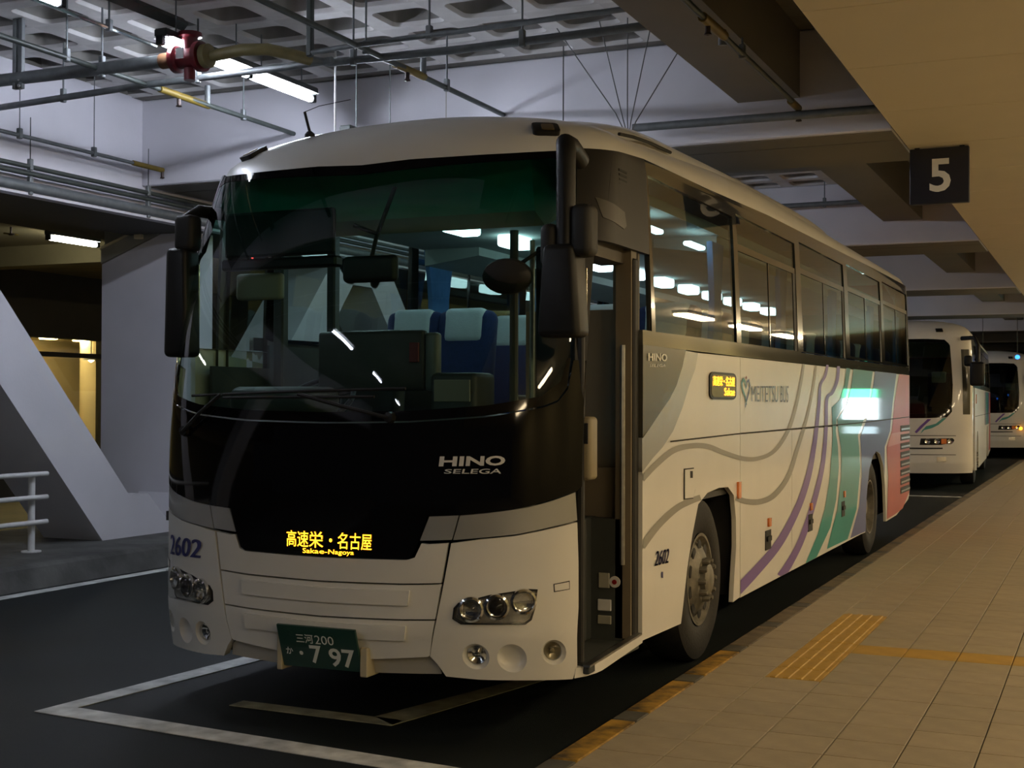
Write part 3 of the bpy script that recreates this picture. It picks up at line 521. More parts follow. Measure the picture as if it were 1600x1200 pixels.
# raised median kerb at the left
med=st(MB().prism([(-4.83,0),(-4.90,.17),(-4.96,.2),(-7.4,.2),(-7.4,-.1),(-4.83,-.1)],lambda x,z:(x,-14,z),lambda x,z:(x,60,z)).build('median_kerb',KERBL,None))
# short wall with a slanted head behind the strut foot
sw_=MB().prism([(-7.03,.2),(-5.74,.2),(-5.74,3.64),(-7.03,3.16)],lambda x,z:(x,6.62,z),lambda x,z:(x,6.95,z))
sw_=st(sw_.build('wall_slanted',BEAMW,None))
MB().prism([(-7.03,3.17),(-5.74,3.65),(-5.74,3.78),(-7.03,3.33)],lambda x,z:(x,6.60,z),lambda x,z:(x,6.98,z)).build('coping',GREYCOP,sw_)
MB().prism([(-7.03,3.33),(-5.74,3.78),(-5.74,3.80),(-7.03,3.35)],lambda x,z:(x,6.57,z),lambda x,z:(x,6.98,z)).build('coping_edge',CREAM,sw_)
MB().prism([(-7.03,3.35),(-5.74,3.80),(-5.74,3.98),(-7.03,3.98)],lambda x,z:(x,6.66,z),lambda x,z:(x,6.93,z)).build('upper_panel',GREYCOP,sw_)
# the further lane on the left
st(MB().box((-14,-14,-.2),(-7.4,60,0)).build('floor_left',mat('dim_ochre_floor',(.09,.075,.04),.6,0,0,.3,2),None))
lc=st(MB().box((-16.6,-14,3.78),(-6.6,60,3.95)).build('ceiling_left',OCHREC,None))
MB().box((-7.9,-14,3.60),(-7.2,60,3.78)).build('dark_downstand',DARKW,lc)
MB().box((-13,9.0,3.5),(-8.1,9.35,3.78)).build('cross_downstand',OCHREC,lc)
wf=MB().box((-13.3,-14,2.68),(-13,60,3.78))
wf=st(wf.build('wall_far',DARKW,None))
MB().box((-13.3,-14,0),(-13,60,.62)).build('low_wall',DARKW,wf)
sh=st(MB().box((-16.3,-14,0),(-16.0,60,3.0)).build('wall_shop',CREAM,None))
st(MB().box((-16.2,-14,2.80),(-13.31,60,2.9)).build('ceiling_shop',CREAM,None))
st(MB().box((-16.2,-14,-.1),(-13.0,60,0.0)).build('floor_shop',OLIVEW,None))
win=st(MB().box((-13.20,9.9,2.36),(-13.08,13.8,2.44)).build('window_1',DARKW,None))
for yy in (9.95,11.9,13.7): MB().box((-13.2,yy-.03,.62),(-13.08,yy+.03,2.68)).build('mullion',DARKW,win)
MB().box((-13.15,9.98,.62),(-13.14,13.67,2.36)).build('glass_pane',glass('shop_glass',(.85,.85,.78)),win)
MB().box((-13.15,9.98,2.44),(-13.14,13.67,2.68)).build('glass_pane',glass('shop_glass_top',(.85,.85,.78)),win)
colm=MB().lathe([(.34,0),(.34,2.80)],(-14.6,15.35,0),(0,0,1),20).build('round_column',CREAM,None,smooth=40); st(colm)
st(MB().box((-15.98,-14,0),(-15.9,14.6,2.2)).build('wall_ochre',OLIVEW,None))
# far end and the wall across the platform
st(MB().box((-16,62,0),(9,62.3,5)).build('wall_end',mat('far_dark_wall',(.05,.05,.055),.8),None))
wr=st(MB().box((8.4,-14,.1),(8.7,62,3.8)).build('wall_right',OLIVEW,None))
# canopy over the platform, long panels with open joints
cy=1.95-1.43*12; can=st(MB().box((1.95,-15.2,3.83),(8.4,62,4.0)).build('ceiling_canopy',DARKW,None)); cp=None
while cy<60:
    if cp is None:
        cp=MB().rbox((1.93,.005,0),(8.4,1.425,.04),.004,1).build('ceiling_panel',CANOPY,can); o=cp
    else: o=cp.copy(); COL.objects.link(o); o.parent=can
    o.location=(0,cy,3.80); cy+=1.43
MB().box((1.925,-15,3.805),(1.945,62,4.68)).build('fascia',DARKW,can)
# ================================================================ LAMPS
def tube_lamp(x,y,z,L,label,group,strength=TUBEM,along='y',drop=None):
    t=thing('fluorescent_lamp',label,'lamp',(x,y,z),group)
    if along=='y':
        MB().rbox((x-.06,y-.04,z+.035),(x+.06,y+L+.04,z+.10),.012,1).build('housing',DARKPIPE,t)
        MB().prism([(-.09,.036),(.09,.036),(.05,.05),(-.05,.05)],lambda a,b:(x+a,y,z+b),lambda a,b:(x+a,y+L,z+b)).build('reflector',RAILW,t)
        MB().tube([(x,y,z),(x,y+L,z)],.030,10).build('tube',strength,t,smooth=50)
        for yy in (y-.03,y+L+.03): MB().rbox((x-.03,yy-.025,z-.03),(x+.03,yy+.025,z+.04),.006,1).build('lamp_holder',BLKPL,t)
        if drop:
            for yy in (y+.15,y+L-.15): MB().tube([(x,yy,z+.1),(x,yy,drop)],.006,5).build('hanger_rod',GALV,t)
    return t
tube_lamp(-3,2.58,4.3,1.08,'cool fluorescent tube lamp just right of the red valve, partly hidden by it',None,drop=4.68)
tube_lamp(-3,3.72,4.3,.92,'cool fluorescent tube lamp at the bus end of the hanging row',None,drop=4.68)
tube_lamp(-3,.36,4.3,1.1,'cool fluorescent tube lamp cut by the top left corner',None,drop=4.68)
lamp_y=[-12.0,-8.4,-5.4,-2.6]
for yy in lamp_y: tube_lamp(-3,yy,4.3,1.1,'cool fluorescent tube lamp out of view in the row over the lane',"tube lamps over the lane",drop=4.68)
for yy in (8.2,10.6,17.5,26,34): tube_lamp(-3,yy,4.3,1.1,'cool fluorescent tube lamp hidden behind the coach roof',"tube lamps over the lane",drop=4.68)
tube_lamp(-2.45,4.35,3.86,.9,'cool fluorescent tube lamp standing low behind the coach roof near the white beam',None,drop=4.68)
t=tube_lamp(-8.75,7.65,3.66,.85,'lone bright tube lamp under the ochre ceiling beside the slanted wall',None,strength=emis('ochre_lane_tube',(.95,.95,.85),26),drop=3.78)
for i,yy in enumerate((-2,24)): tube_lamp(-9.4,yy,3.68,1.1,'tube lamp under the ochre ceiling out of view',"ochre lane lamps",strength=bpy.data.materials['ochre_lane_tube'],drop=3.78)
for i,(yy) in enumerate((15.0,14.1,12.2,11.0)):
    o=MB().lathe([(0,0),(.16,0),(.17,.02),(.17,.05),(0,.05)],(-14.7,yy,2.755),(0,0,1),18).build('ceiling_light',SHOPL,None)
    tag(o,['round shop ceiling light nearer the slanted wall','second round shop ceiling light along from the slanted wall','round shop ceiling light behind the strut','round shop ceiling light left of the strut'][i],'ceiling light','shop ceiling lights')
o=thing('pendant_lamp','white pendant lamp hanging in the shop window beside the slanted wall','lamp',(-13.9,14.35,2.42))
MB().lathe([(.01,.40),(.01,.12),(.06,.10),(.16,.0),(.15,0),(.05,.08)],(-13.9,14.35,2.36),(0,0,1),18).build('lamp_shade',RAILW,o,smooth=40)
MB().lathe([(0,-.04),(.05,-.01),(.05,.05),(0,.07)],(-13.9,14.35,2.36),(0,0,1),12).build('bulb',SHOPL,o,smooth=60)
MB().tube([(-13.9,14.35,2.7),(-13.9,14.35,2.82)],.008,5).build('cord',RAILW,o)
# warm strip lights in the canopy over the platform (right of the picture)
for i in range(10):
    y0=-10+i*4.4
    t=thing('platform_light','warm recessed strip light in the platform canopy, out of view','lamp',(6.8,y0,3.72),'canopy strip lights')
    MB().rbox((6.62,y0-.03,3.72),(6.98,y0+2.03,3.796),.01,1).build('housing',RAILW,t)
    MB().rbox((6.65,y0,3.66),(6.95,y0+2.0,3.722),.008,1).build('diffuser',WARML,t)
# bright backlit board further down the platform, seen as a reflection in the coach's flank
t=thing('backlit_board','white and green backlit advertising board on the platform','sign',(5.3,33,.12))
MB().rbox((4.85,33,.12),(5.85,33.25,2.05),.02,1).build('cabinet',BLKPL,t)
MB().box((4.9,32.985,1.15),(5.8,32.999,1.75)).build('screen',emis('board_white',(.75,.95,1),15),t)
MB().box((4.9,32.985,1.76),(5.8,32.999,2.0)).build('screen_band',emis('board_green',(.1,.9,.45),10),t)
MB().box((4.9,32.985,.75),(5.8,32.999,.95)).build('lower_screen',emis('board_dim',(.55,.75,.85),4),t)
# ================================================================ NUMBER SIGN
t=thing('number_sign','navy square bay sign with a white numeral five hanging from the canopy edge','sign',(2.18,6.4,3.31))
MB().rbox((1.94,6.4,3.31),(2.43,6.46,3.79),.006,1).build('sign_board',SIGNB,t)
text_plane('numeral','5',(2.105,6.396,3.41),(.175,0,0),(0,0,.285),SIGNW,t,.02)
MB().box((1.98,6.41,3.78),(2.02,6.45,3.81)).build('bracket',BLKPL,t); MB().box((2.35,6.41,3.78),(2.39,6.45,3.81)).build('bracket',BLKPL,t)
# ================================================================ PIPES
def pipe(name,label,pts,r,m,rods=(),ztop=4.68,seg=10,group=None,extra=None,rr=.008):
    t=thing(name,label,'pipe',pts[0],group)
    MB().tube(pts,r,seg).build('tube',m,t,smooth=50)
    for (x,y,z) in rods:
        MB().tube([(x,y,z),(x,y,ztop)],rr,6).build('hanger_rod',GALV,t)
        MB().rbox((x-.022,y-.022,z-r*1.4),(x+.022,y+.022,z+r+.05),.006,1).build('pipe_clamp',GALV,t)
    if extra: extra(t)
    return t
HEADM=mat('sprinkler_bronze',(.07,.05,.045),.4,.5)
def head(t,x,y,z,m=YPIPE):
    MB().lathe([(0,.03),(.018,.03),(.018,-.02),(.022,-.022),(.026,-.034),(.008,-.038),(0,-.04)],(x,y,z),(0,0,1),10).build('sprinkler_head',HEADM,t)
def p1x(t):
    MB().tube([(-3.72,3.45,4.2),(-3.74,4.15,4.2)],.030,10).build('yellow_section',YPIPE,t,smooth=50); head(t,-3.73,3.72,4.14)
    MB().tube([(-3.73,4.12,4.2),(-3.73,4.12,4.37)],.026,8).build('riser',GALV,t,smooth=50)
pipe('sprinkler_pipe','thin dark sprinkler pipe with a yellow section crossing under the thick valve pipe',[(-3.70,-3,4.2),(-3.73,5.5,4.2)],.022,DARKPIPE,[(-3.72,2.35,4.2),(-3.73,4.66,4.2)],extra=p1x)
def p2x(t):
    MB().tube([(-1.52,3.5,4.2),(-1.50,3.95,4.2)],.030,10).build('yellow_section',YPIPE,t,smooth=50); head(t,-1.5,3.66,4.14)
    MB().tube([(-1.5,3.93,4.2),(-1.5,3.93,4.37)],.026,8).build('riser',GALV,t,smooth=50)
pipe('sprinkler_pipe','dark sprinkler pipe with a yellow section running down behind the coach roof antenna',[(-1.53,-3,4.2),(-1.5,5.5,4.2)],.022,DARKPIPE,[(-1.52,3.05,4.2),(-1.5,4.35,4.2)],extra=p2x)
pipe('thick_pipe','thick galvanised pipe leading into the red valve',[(-5.55,2.70,4.2),(-3.12,2.72,4.2)],.05,GALV,[(-3.70,2.72,4.2)])
def vx(t):
    MB().lathe([(0,-.05),(.055,-.05),(.055,.05),(.085,.05),(.085,.075),(0,.075)],(-3.1,2.72,4.2),(1,0,0),20).build('collar',STEEL,t,smooth=40)
v=thing('red_valve','dark red flanged valve on the thick pipe between the lamps','valve',(-2.9,2.72,4.2))
MB().tube([(-3.12,2.72,4.2),(-3.0,2.72,4.2)],.06,14).build('collar',mat('rusty_collar',(.13,.06,.025),.7,.2,0,.3,20),v,smooth=50)
MB().lathe([(0,-.13),(.105,-.13),(.105,-.09),(.075,-.08),(.085,0),(.075,.08),(.115,.09),(.115,.13),(0,.13)],(-2.87,2.72,4.2),(1,0,0),22).build('valve_body',VALVE,v,smooth=40)
MB().lathe([(0,0),(.06,0),(.06,.11),(.09,.12),(.09,.15),(0,.15)],(-2.86,2.72,4.24),(0,0,1),16).build('bonnet',VALVE,v,smooth=40)
MB().lathe([(0,0),(.045,0),(.045,.09),(0,.09)],(-2.86,2.72,4.03),(0,0,1),12).build('drain_plug',VALVE,v,smooth=40)
MB().box((-2.90,2.600,4.17),(-2.83,2.606,4.25)).build('white_tag',RAILW,v)
MB().lathe([(0,0),(.09,0),(.09,.05),(.05,.06),(0,.06)],(-2.73,2.72,4.2),(1,0,0),18).build('outlet_flange',OLIVE,v,smooth=40)
pipe('olive_pipe','olive painted pipe bend leaving the red valve and turning grey toward the coach',[(-2.68,2.74,4.2),(-2.40,2.74,4.22),(-2.22,2.80,4.22),(-2.12,2.95,4.21),(-2.05,3.12,4.2)],.045,OLIVE)
pipe('branch_pipe','grey pipe running on from the olive bend across the coffers to the right beam',[(-2.05,3.12,4.2),(-1.95,3.26,4.2),(-.86,3.30,4.2),(1.06,3.22,4.2),(1.12,3.26,4.17),(1.12,3.28,4.02)],.030,GALV,[(-1.75,3.26,4.2),(-.35,3.26,4.2)])
pipe('straight_pipe','thin grey pipe crossing straight under the coffers near the lamp ends',[(-5.5,3.48,4.2),(-3.72,3.29,4.2),(-2.3,3.24,4.2),(-1.9,3.2,4.2)],.028,GALV,[(-4.70,3.4,4.2),(-3.2,3.27,4.2)])
def ux(t):
    MB().rbox((-1.965,2.925,4.17),(-1.915,2.975,4.72),.01,1).build('drop_pipe',DARKPIPE,t)
pipe('upper_pipe','thin upper grey pipe running right above the grey branch pipe',[(-1.94,2.95,4.2),(-1.49,2.89,4.2),(.70,2.80,4.2)],.020,GALV,[(-.9,2.87,4.2)],extra=ux)
def yx(t):
    MB().tube([(1.2,2.5,4.0),(1.21,2.98,4.0)],.032,10).build('yellow_section',YPIPE,t,smooth=50); head(t,1.2,2.62,3.95)
    MB().tube([(1.2,5.05,4.0),(1.2,5.35,4.0)],.03,10).build('yellow_section',YPIPE,t,smooth=50); head(t,1.2,5.36,3.93)
pipe('sprinkler_pipe','dim sprinkler pipe with yellow ends under the right hand beam',[(1.19,-3,4.0),(1.21,5.3,4.0)],.02,DARKPIPE,[(1.2,3.5,4.0)],ztop=4.12,extra=yx)
pipe('cross_pipe','grey pipe crossing the face of the white beam above the coach roof',[(-.2,5.3,3.94),(2.0,5.3,3.93)],.035,GALV)
pipe('cross_pipe','thin grey pipe crossing the far beam under the second coffer field',[(-1.2,13.3,4.37),(1.3,13.3,4.37)],.035,GALV,[(-.1,13.3,4.37)])
pipe('duct_rail','dark cable duct running beside the hanging tube lamps',[(-3.06,-3,4.52),(-3.06,2.9,4.52)],.05,DARKPIPE,[(-3.06,1.0,4.52)],seg=4)
pipe('lamp_rail','thin bright steel rail hanging beside the tube lamps',[(-3.36,-3,4.42),(-3.36,2.95,4.40)],.016,CHROME,[(-3.36,2.4,4.4)],seg=6)
def thx(t):
    MB().tube([(-5.3,5.04,3.95),(-5.3,5.56,3.95)],.026,10).build('yellow_section',YPIPE,t,smooth=50); head(t,-5.3,5.5,3.9)
pipe('sprinkler_pipe','thin sprinkler pipe with a yellow tip along the left white beam',[(-5.3,-3,3.93),(-5.3,5.3,3.95)],.018,GALV,[(-5.3,3.52,3.94),(-5.3,4.48,3.94)],extra=thx,rr=.005)
for i,(z,r,lab) in enumerate([(3.72,.022,'uppermost thin conduit along the left white beam'),(3.655,.022,'second conduit from the top along the left white beam'),(3.535,.05,'thickest lowest conduit along the left white beam')]):
    pipe('conduit',lab,[(-5.44,-3,z),(-5.44,30,z)],r,[DARKPIPE,DARKPIPE,GALV][i],[(-5.44,3.8,z),(-5.44,5.45,z)] if i!=1 else [],ztop=z+.45,rr=.005)
t=thing('support_channel','pale steel channel hanging from the ceiling in the top left corner','bracket',(-4.53,2.7,4.11))
MB().rbox((-4.58,2.68,4.11),(-4.545,2.72,4.68),.004,1).build('flange',GALV,t); MB().rbox((-4.515,2.68,4.11),(-4.48,2.72,4.68),.004,1).build('flange',GALV,t)
MB().box((-4.55,2.705,4.11),(-4.51,2.72,4.68)).build('web',GALV,t)
for zz in (4.18,4.13): MB().lathe([(0,-.01),(.012,-.01),(.012,.006),(0,.006)],(-4.50,2.675,zz),(0,1,0),8).build('bolt',STEEL,t)
t=thing('wire_bundle','five thin wires fanning down to one point behind the coach roof','wire',(0,4.6,3.8))
for a,b in [((-.62,4.66),(-.11,3.92)),((-.25,4.68),(-.05,3.88)),((-.01,4.68),(-.01,3.86)),((.2,4.66),(.02,3.85)),((.50,4.5),(.06,3.84))]:
    MB().tube([(a[0],4.6,a[1]),(b[0],4.6,b[1]),(0,4.6,3.70)],.005,5).build('wire',WIRE,t)
MB().lathe([(0,0),(.05,0),(.06,.05),(0,.06)],(0,4.6,3.66),(0,0,1),12).build('ring',STEEL,t)
for i,(x,y,z,lab) in enumerate([(-.80,5.2,3.5,'single thin vertical wire hanging in front of the white beam'),(-2.6,4.4,3.5,'pale vertical rod hanging right of the last tube lamp')]):
    o=MB().tube([(x,y,z),(x,y,4.68)],.006 if i==0 else .009,6).build('hanging_rod',[WIRE,RAILW][i],None); tag(o,lab,'rod')
# ================================================================ GUARD RAIL
t=thing('guard_rail','white tubular three-bar guard rail on the median beside the strut','railing',(-5.62,2.6,.2))
for yy in (4.04,2.5,1.0):
    MB().tube([(-5.62,yy,.2),(-5.62,yy,.94)],.033,12).build('post',RAILW,t,smooth=50)
    MB().lathe([(0,0),(.09,0),(.09,.012),(0,.012)],(-5.62,yy,.2),(0,0,1),16).build('base_plate',RAILW,t)
for z in (.92,.705,.475): MB().tube([(-5.565,-2,z),(-5.565,4.18,z)],.024,10).build('rail',RAILW,t,smooth=50)
# blue signal lamps far down the lane
for i,c in enumerate([Vector((1.3, 32.68, 2.84)),Vector((0.46, 32.32, 2.7))]):
    t=thing('signal_lamp',['small blue signal lamp above the third bus','small blue signal lamp beside the roof of the second bus'][i],'lamp',c)
    MB().lathe([(0,-.06),(.05,-.04),(.065,0),(.05,.04),(0,.06)],c,(0,0,1),12).build('lens',BLUEL,t,smooth=60)
    MB().tube([c+Vector((0,0,.05)),Vector((c.x,c.y,4.69))],.008,6).build('stem',DARKPIPE,t)

for i,(x,y,lab) in enumerate([(-9.1,7.35,'small dark sprinkler head under the ochre ceiling left of the tube lamp'),(-11.3,10.4,'small dark sprinkler head under the ochre ceiling below the tube lamp')]):
    t=thing('ceiling_sprinkler',lab,'sprinkler',(x,y,3.70),'sprinklers under the ochre ceiling')
    MB().tube([(x,y,3.70),(x,y,3.79)],.014,6).build('stem',HEADM,t)
    MB().lathe([(0,0),(.03,0),(.05,-.01),(.02,-.03),(0,-.03)],(x,y,3.70),(0,0,1),10).build('head',HEADM,t)
    MB().tube([(x-.02,y-.1,3.69),(x+.02,y+.1,3.69)],.012,6).build('deflector',YPIPE,t)
MB().rbox((-6.52,6.54,3.42),(-6.42,6.60,3.60),.008,1).build('junction_box',CREAM,sw_)
# ================================================================ THE COACH
bus=thing('coach','nearest white highway coach with teal, purple and red stripes and its front door open','bus',(0,5.5,0))
P=BUS1
# ---- roof
def roof(parent,P,m,name='roof'):
    zs=[P['zt']-.05,P['zt']]+[P['zt']+P['H']*math.sin(q*math.pi/2/9) for q in range(1,10)]
    us=[-1+2*k/44 for k in range(45)]; ts=[.01,.03,.06,.1,.15,.2,.27,.35,.5,.65,.8,.9,.97,1.0]
    V=[];n=0; b0=base_of(parent)
    for z in zs:
        row=[]
        a=max(.02,body_a(z,P)-.012); y0=body_y0(z,P)+P['b']
        for t in ts[::-1]: row.append((-a,y0+(P['L']-y0)*t))
        for u in us:
            q=body_front(u,z,P); row.append((q[0]*a/max(body_a(z,P),1e-3),q[1]-P['oy']+.012))
        for t in ts: row.append((a,y0+(P['L']-y0)*t))
        n=len(row)
        for x,y in row:
            e=P['L']-y; r=.28
            if e<r: x-=math.copysign(min(abs(x),r*(1-max(0,1-((r-max(e,0))/r)**2)**.5)*.8),x)
            V.append((x-b0.x,y+P['oy']-b0.y,z+P['lift']*sstep(.6,4.5,y)-b0.z))
    fs=[(i*n+k,i*n+k+1,(i+1)*n+k+1,(i+1)*n+k) for i in range(len(zs)-1) for k in range(n-1)]
    # close crown and rear
    L=len(zs)-1
    for k in range(n//2-1): fs.append((L*n+k,L*n+k+1,L*n+n-2-k,L*n+n-1-k))
    for i in range(L): fs.append((i*n,(i+1)*n,(i+1)*n+n-1,i*n+n-1))
    me=bpy.data.meshes.new(name); me.from_pydata(V,[],fs)
    bm=bmesh.new(); bm.from_mesh(me); bmesh.ops.recalc_face_normals(bm,faces=bm.faces); bm.to_mesh(me); bm.free()
    me.materials.append(m); me.shade_smooth(); me.set_sharp_from_angle(angle=math.radians(50))
    return link(name,me,parent)
rf=roof(bus,P,WHITE)
# raised fairing on the roof
ny,nx=26,21; V=[]
for i in range(ny):
    y=.95+7.1*(i/(ny-1)); q=(y-.95)/7.1
    top=3.14+.20*sstep(.9,2.3,y)+.10*sstep(2.0,7,y); top-= .10*sstep(7.2,8.05,y)
    hw=.72+.32*sstep(.95,1.9,y)
    basez=3.02+.12*sstep(.6,4.5,y)
    for k in range(nx):
        u=-1+2*k/(nx-1); s=math.sin(u*math.pi/2); prof=max(0,1-abs(s)**3.2)**(1/2.4)
        V.append((hw*s,y-5.5,basez+(top-basez)*prof))
fs=[(i*nx+k,i*nx+k+1,(i+1)*nx+k+1,(i+1)*nx+k) for i in range(ny-1) for k in range(nx-1)]
fs+=[tuple(range(nx)),tuple(range((ny-1)*nx,ny*nx))]
me=bpy.data.meshes.new('roof_fairing'); me.from_pydata(V,[],fs)
bm=bmesh.new(); bm.from_mesh(me); bmesh.ops.recalc_face_normals(bm,faces=bm.faces); bm.to_mesh(me); bm.free()
me.materials.append(WHITE); me.shade_smooth(); me.set_sharp_from_angle(angle=math.radians(55)); fair=link('roof_fairing',me,bus)
MB().tube([(1.03,1.42,3.085),(1.05,1.6,3.10),(1.06,1.9,3.115),(1.055,2.3,3.13)],.010,6).build('shadow_gap',GAP,fair)
# ---- front skin: windshield, black panel, silver bands, bumper
glass_r=[(0,2.812),(.12,2.826),(.23,2.828),(.42,2.838),(.58,2.852),(.64,2.860),(.675,2.80),(.69,2.64),(.715,2.25),(.74,1.81),(.73,1.67),(.69,1.61),(.63,1.582),(.43,1.535),(.21,1.508),(0,1.50)]
ws=panel('windshield','F',glass_r+[(-a,b) for a,b in glass_r[::-1]][1:-1],WIND,bus,th=.006,du=.03,dz=.04)
frit=[(0,2.812),(.12,2.826),(.23,2.828),(.42,2.838),(.58,2.852),(.64,2.860),(.66,2.80),(.58,2.815),(.42,2.800),(.23,2.785),(0,2.762)]
panel('black_edge_band','F',frit+[(-a,b) for a,b in frit[::-1]][1:-1],GLOSSBLACK,ws,off=.002,th=.006)
bb=[(0,1.548),(.21,1.556),(.43,1.583),(.62,1.628),(.70,1.70),(.725,1.81),(.74,1.81),(.73,1.67),(.69,1.61),(.63,1.582),(.43,1.535),(.21,1.508),(0,1.50)]
panel('black_edge_band','F',bb+[(-a,b) for a,b in bb[::-1]][1:-1],GLOSSBLACK,ws,off=.002,th=.006)
bp_r=[(0,1.492),(.21,1.50),(.43,1.527),(.63,1.574),(.69,1.60),(.735,1.66),(.755,1.80),(.83,1.80),(.83,1.20),(.80,1.178),(.67,1.14),(.58,1.11),(.44,1.08),(.36,1.068),(.265,1.058),(.24,.93),(.225,.868),(.21,.853),(0,.846)]
bp=panel('black_panel','F',bp_r+[(-a,b) for a,b in bp_r[::-1]][1:-1],GLOSSBLACK,bus,off=.002,th=.02)
panel('seam_line','F',[(-.82,1.40),(.82,1.40),(.82,1.404),(-.82,1.404)],GAP,bp,off=.003,th=0) if False else None
def both(name,poly,m,th=.025,off=0,holes=(),par=None):
    a=panel(name,'F',poly,m,par or bus,holes=holes,off=off,th=th)
    b=panel(name,'F',mir(poly),m,par or bus,holes=[mir(h) for h in holes],off=off,th=th)
    return a,b
FN=chart('F',P)
fogs=[(G['fog_in'][0],.064),(G['fog_mid'][0],.070),(G['fog_out'][0],.062)]
bc=list(G['bumper_corner'])
bump=both('bumper_corner',bc,WHITE,.04,holes=[disc('F',FN,c[0],c[1],r,28) for c,r in fogs])
for sgn,par in ((1,bump[0]),(-1,bump[1])):
    for i,(c,r) in enumerate(fogs):
        s=c[0]*sgn
        if i==1:
            bowl('fog_dish','F',s,c[1],[(r,0),(r*.96,-.012),(r*.8,-.030),(r*.5,-.042),(.002,-.046)],WHITE,par)
        else:
            bowl('fog_dish','F',s,c[1],[(r,0),(r*.94,-.012),(r*.76,-.022),(r*.74,-.05),(.002,-.055)],WHITE,par)
            bowl('fog_lamp','F',s,c[1],[(r*.74,-.030),(r*.70,-.012),(r*.5,.0),(.002,.006)],LENS,par)
            bowl('fog_reflector','F',s,c[1],[(r*.72,-.028),(r*.5,-.040),(.012,-.05),(.012,-.03),(.001,-.028)],CHROME if i==0 else mat('amber_reflector',(.30,.26,.17),.3,.6),par)
both('silver_band',G['silver_band'],SILVER,.03)
sb=list(G['silver_block']); both('silver_block',sb,SILVER,.03)
gt=[(0,.842),(.21,.849),(.232,.862),(.25,.93),(.268,.926),(.324,.934),(.3055,.746),(.2,.737),(0,.730)]
def sym(r): return r+[(-a,b) for a,b in r[::-1] if a>1e-6]
gr=panel('grille_panel','F',sym(gt),WHITE,bus,th=.03)
gm=[(0,.722),(.2,.729),(.3045,.738),(.2885,.575),(.2,.568),(0,.560)]
panel('grille_panel','F',sym(gm),WHITE,bus,th=.03)
gl_=[(0,.552),(.2,.560),(.2875,.567),(.269,.40),(.262,.392),(.1,.362),(0,.360)]
panel('grille_panel','F',sym(gl_),WHITE,bus,th=.03)
rm=panel('grille_rib','F',sym([(0,.700),(.22,.706),(.215,.634),(0,.628)]),WHITE,bus,off=.014,th=.018)
rl=panel('grille_rib','F',sym([(0,.532),(.21,.538),(.205,.468),(0,.462)]),WHITE,bus,off=.014,th=.018)
panel('lower_lip','F',sym([(0,.355),(.1,.357),(.262,.386),(.285,.36),(.292,.30),(.1,.285),(0,.283)]),mat('lip_paint',(.42,.40,.35),.4,0,.3,.1),bus,off=-.03,th=.05)
MB().box((-.9,.25,.30),(.9,.9,.95)).build('front_bulkhead',BLACK,bus)
# headlamps
hl=list(G['headlight'])
HL=[G['hl_a'][0],G['hl_b'][0],G['hl_c'][0]]
for sgn in (1,-1):
    poly=hl if sgn>0 else mir(hl)
    rim_=panel('headlight','F',poly,BLKPL,bus,off=.004,th=.03)
    cx=sum(q[0] for q in poly)/len(poly); cz=sum(q[1] for q in poly)/len(poly)
    inn=[(cx+(a-cx)*.93,cz+(b-cz)*.88) for a,b in poly]
    panel('headlight_bowl','F',inn,mat('headlamp_reflector',(.62,.62,.60),.16,.9,0,.35,22),rim_,off=.006,th=.004)
    for k,(s,z) in enumerate(HL):
        bowl('lamp_ring','F',s*sgn,z+.0,[(.062,.006),(.060,.022),(.050,.026),(.046,.012),(.030,.007),(.002,.006)],CHROME,rim_)
        bowl('lamp_lens','F',s*sgn,z,[(.036,.010),(.034,.028),(.022,.040),(.002,.044)],[LENS,GLOSSBLACK,LENS][k],rim_)
    panel('headlight_cover','F',inn,LENS,rim_,off=.046,th=.03)
both('marker_outline',G['marker_rect'],GAP,.004,.0015)
mk=G['marker_rect']; cx=sum(q[0] for q in mk)/4; cz=sum(q[1] for q in mk)/4
both('marker_plate',[(cx+(a-cx)*.90,cz+(b-cz)*.80) for a,b in mk],WHITE,.005,.003)
# dark hood in front of the A-pillars and mask above the door
GUT=[(.86,2.885),(1.28,2.92),(1.85,2.93),(2.52,2.94),(4.24,2.985),(6.78,3.015),(9.2,3.045),(11.32,3.06),(11.94,3.06)]
def gz(y):
    for (a,b),(c,d) in zip(GUT,GUT[1:]):
        if y<=c: return b+(d-b)*(y-a)/(c-a)
    return GUT[-1][1]
for sgn in (1,-1):
    pl=[(.765,1.78),(.83,1.805),(.83,2.40),(.90,2.45),(.90,2.885),(.65,2.872),(.685,2.80),(.70,2.64),(.725,2.25)]
    panel('pillar_mask','F',pl if sgn>0 else mir(pl),DMASK if sgn>0 else GLOSSBLACK,bus,off=.001,th=.02)
# mask above the door
panel('door_header','S',[(.69,2.48),(.61,2.40),(1.34,2.40),(1.36,2.84),(1.34,gz(1.34)),(.86,2.885)],DMASK,bus,off=.001,th=.03)
for k in range(4):
    MB().rbox((1.203,.90,2.715+.024*k),(1.214,1.02,2.728+.024*k),.002,1).build('vent_slat',GAP,bus)
panel('mask_plate','S',[(.66,2.62),(.95,2.58),(.97,2.51),(.93,2.49),(.68,2.52)],mat('mask_plate_grey',(.03,.027,.022),.4,0,.1),bus,off=.004,th=.006)
MB().prism([(.60,2.33),(1.16,2.33),(1.16,2.42),(.60,2.42)],lambda y,z:(1.02,y,z),lambda y,z:(1.17,y,z)).build('door_lintel',mat('lintel_paint',(.07,.058,.04),.6),bus)
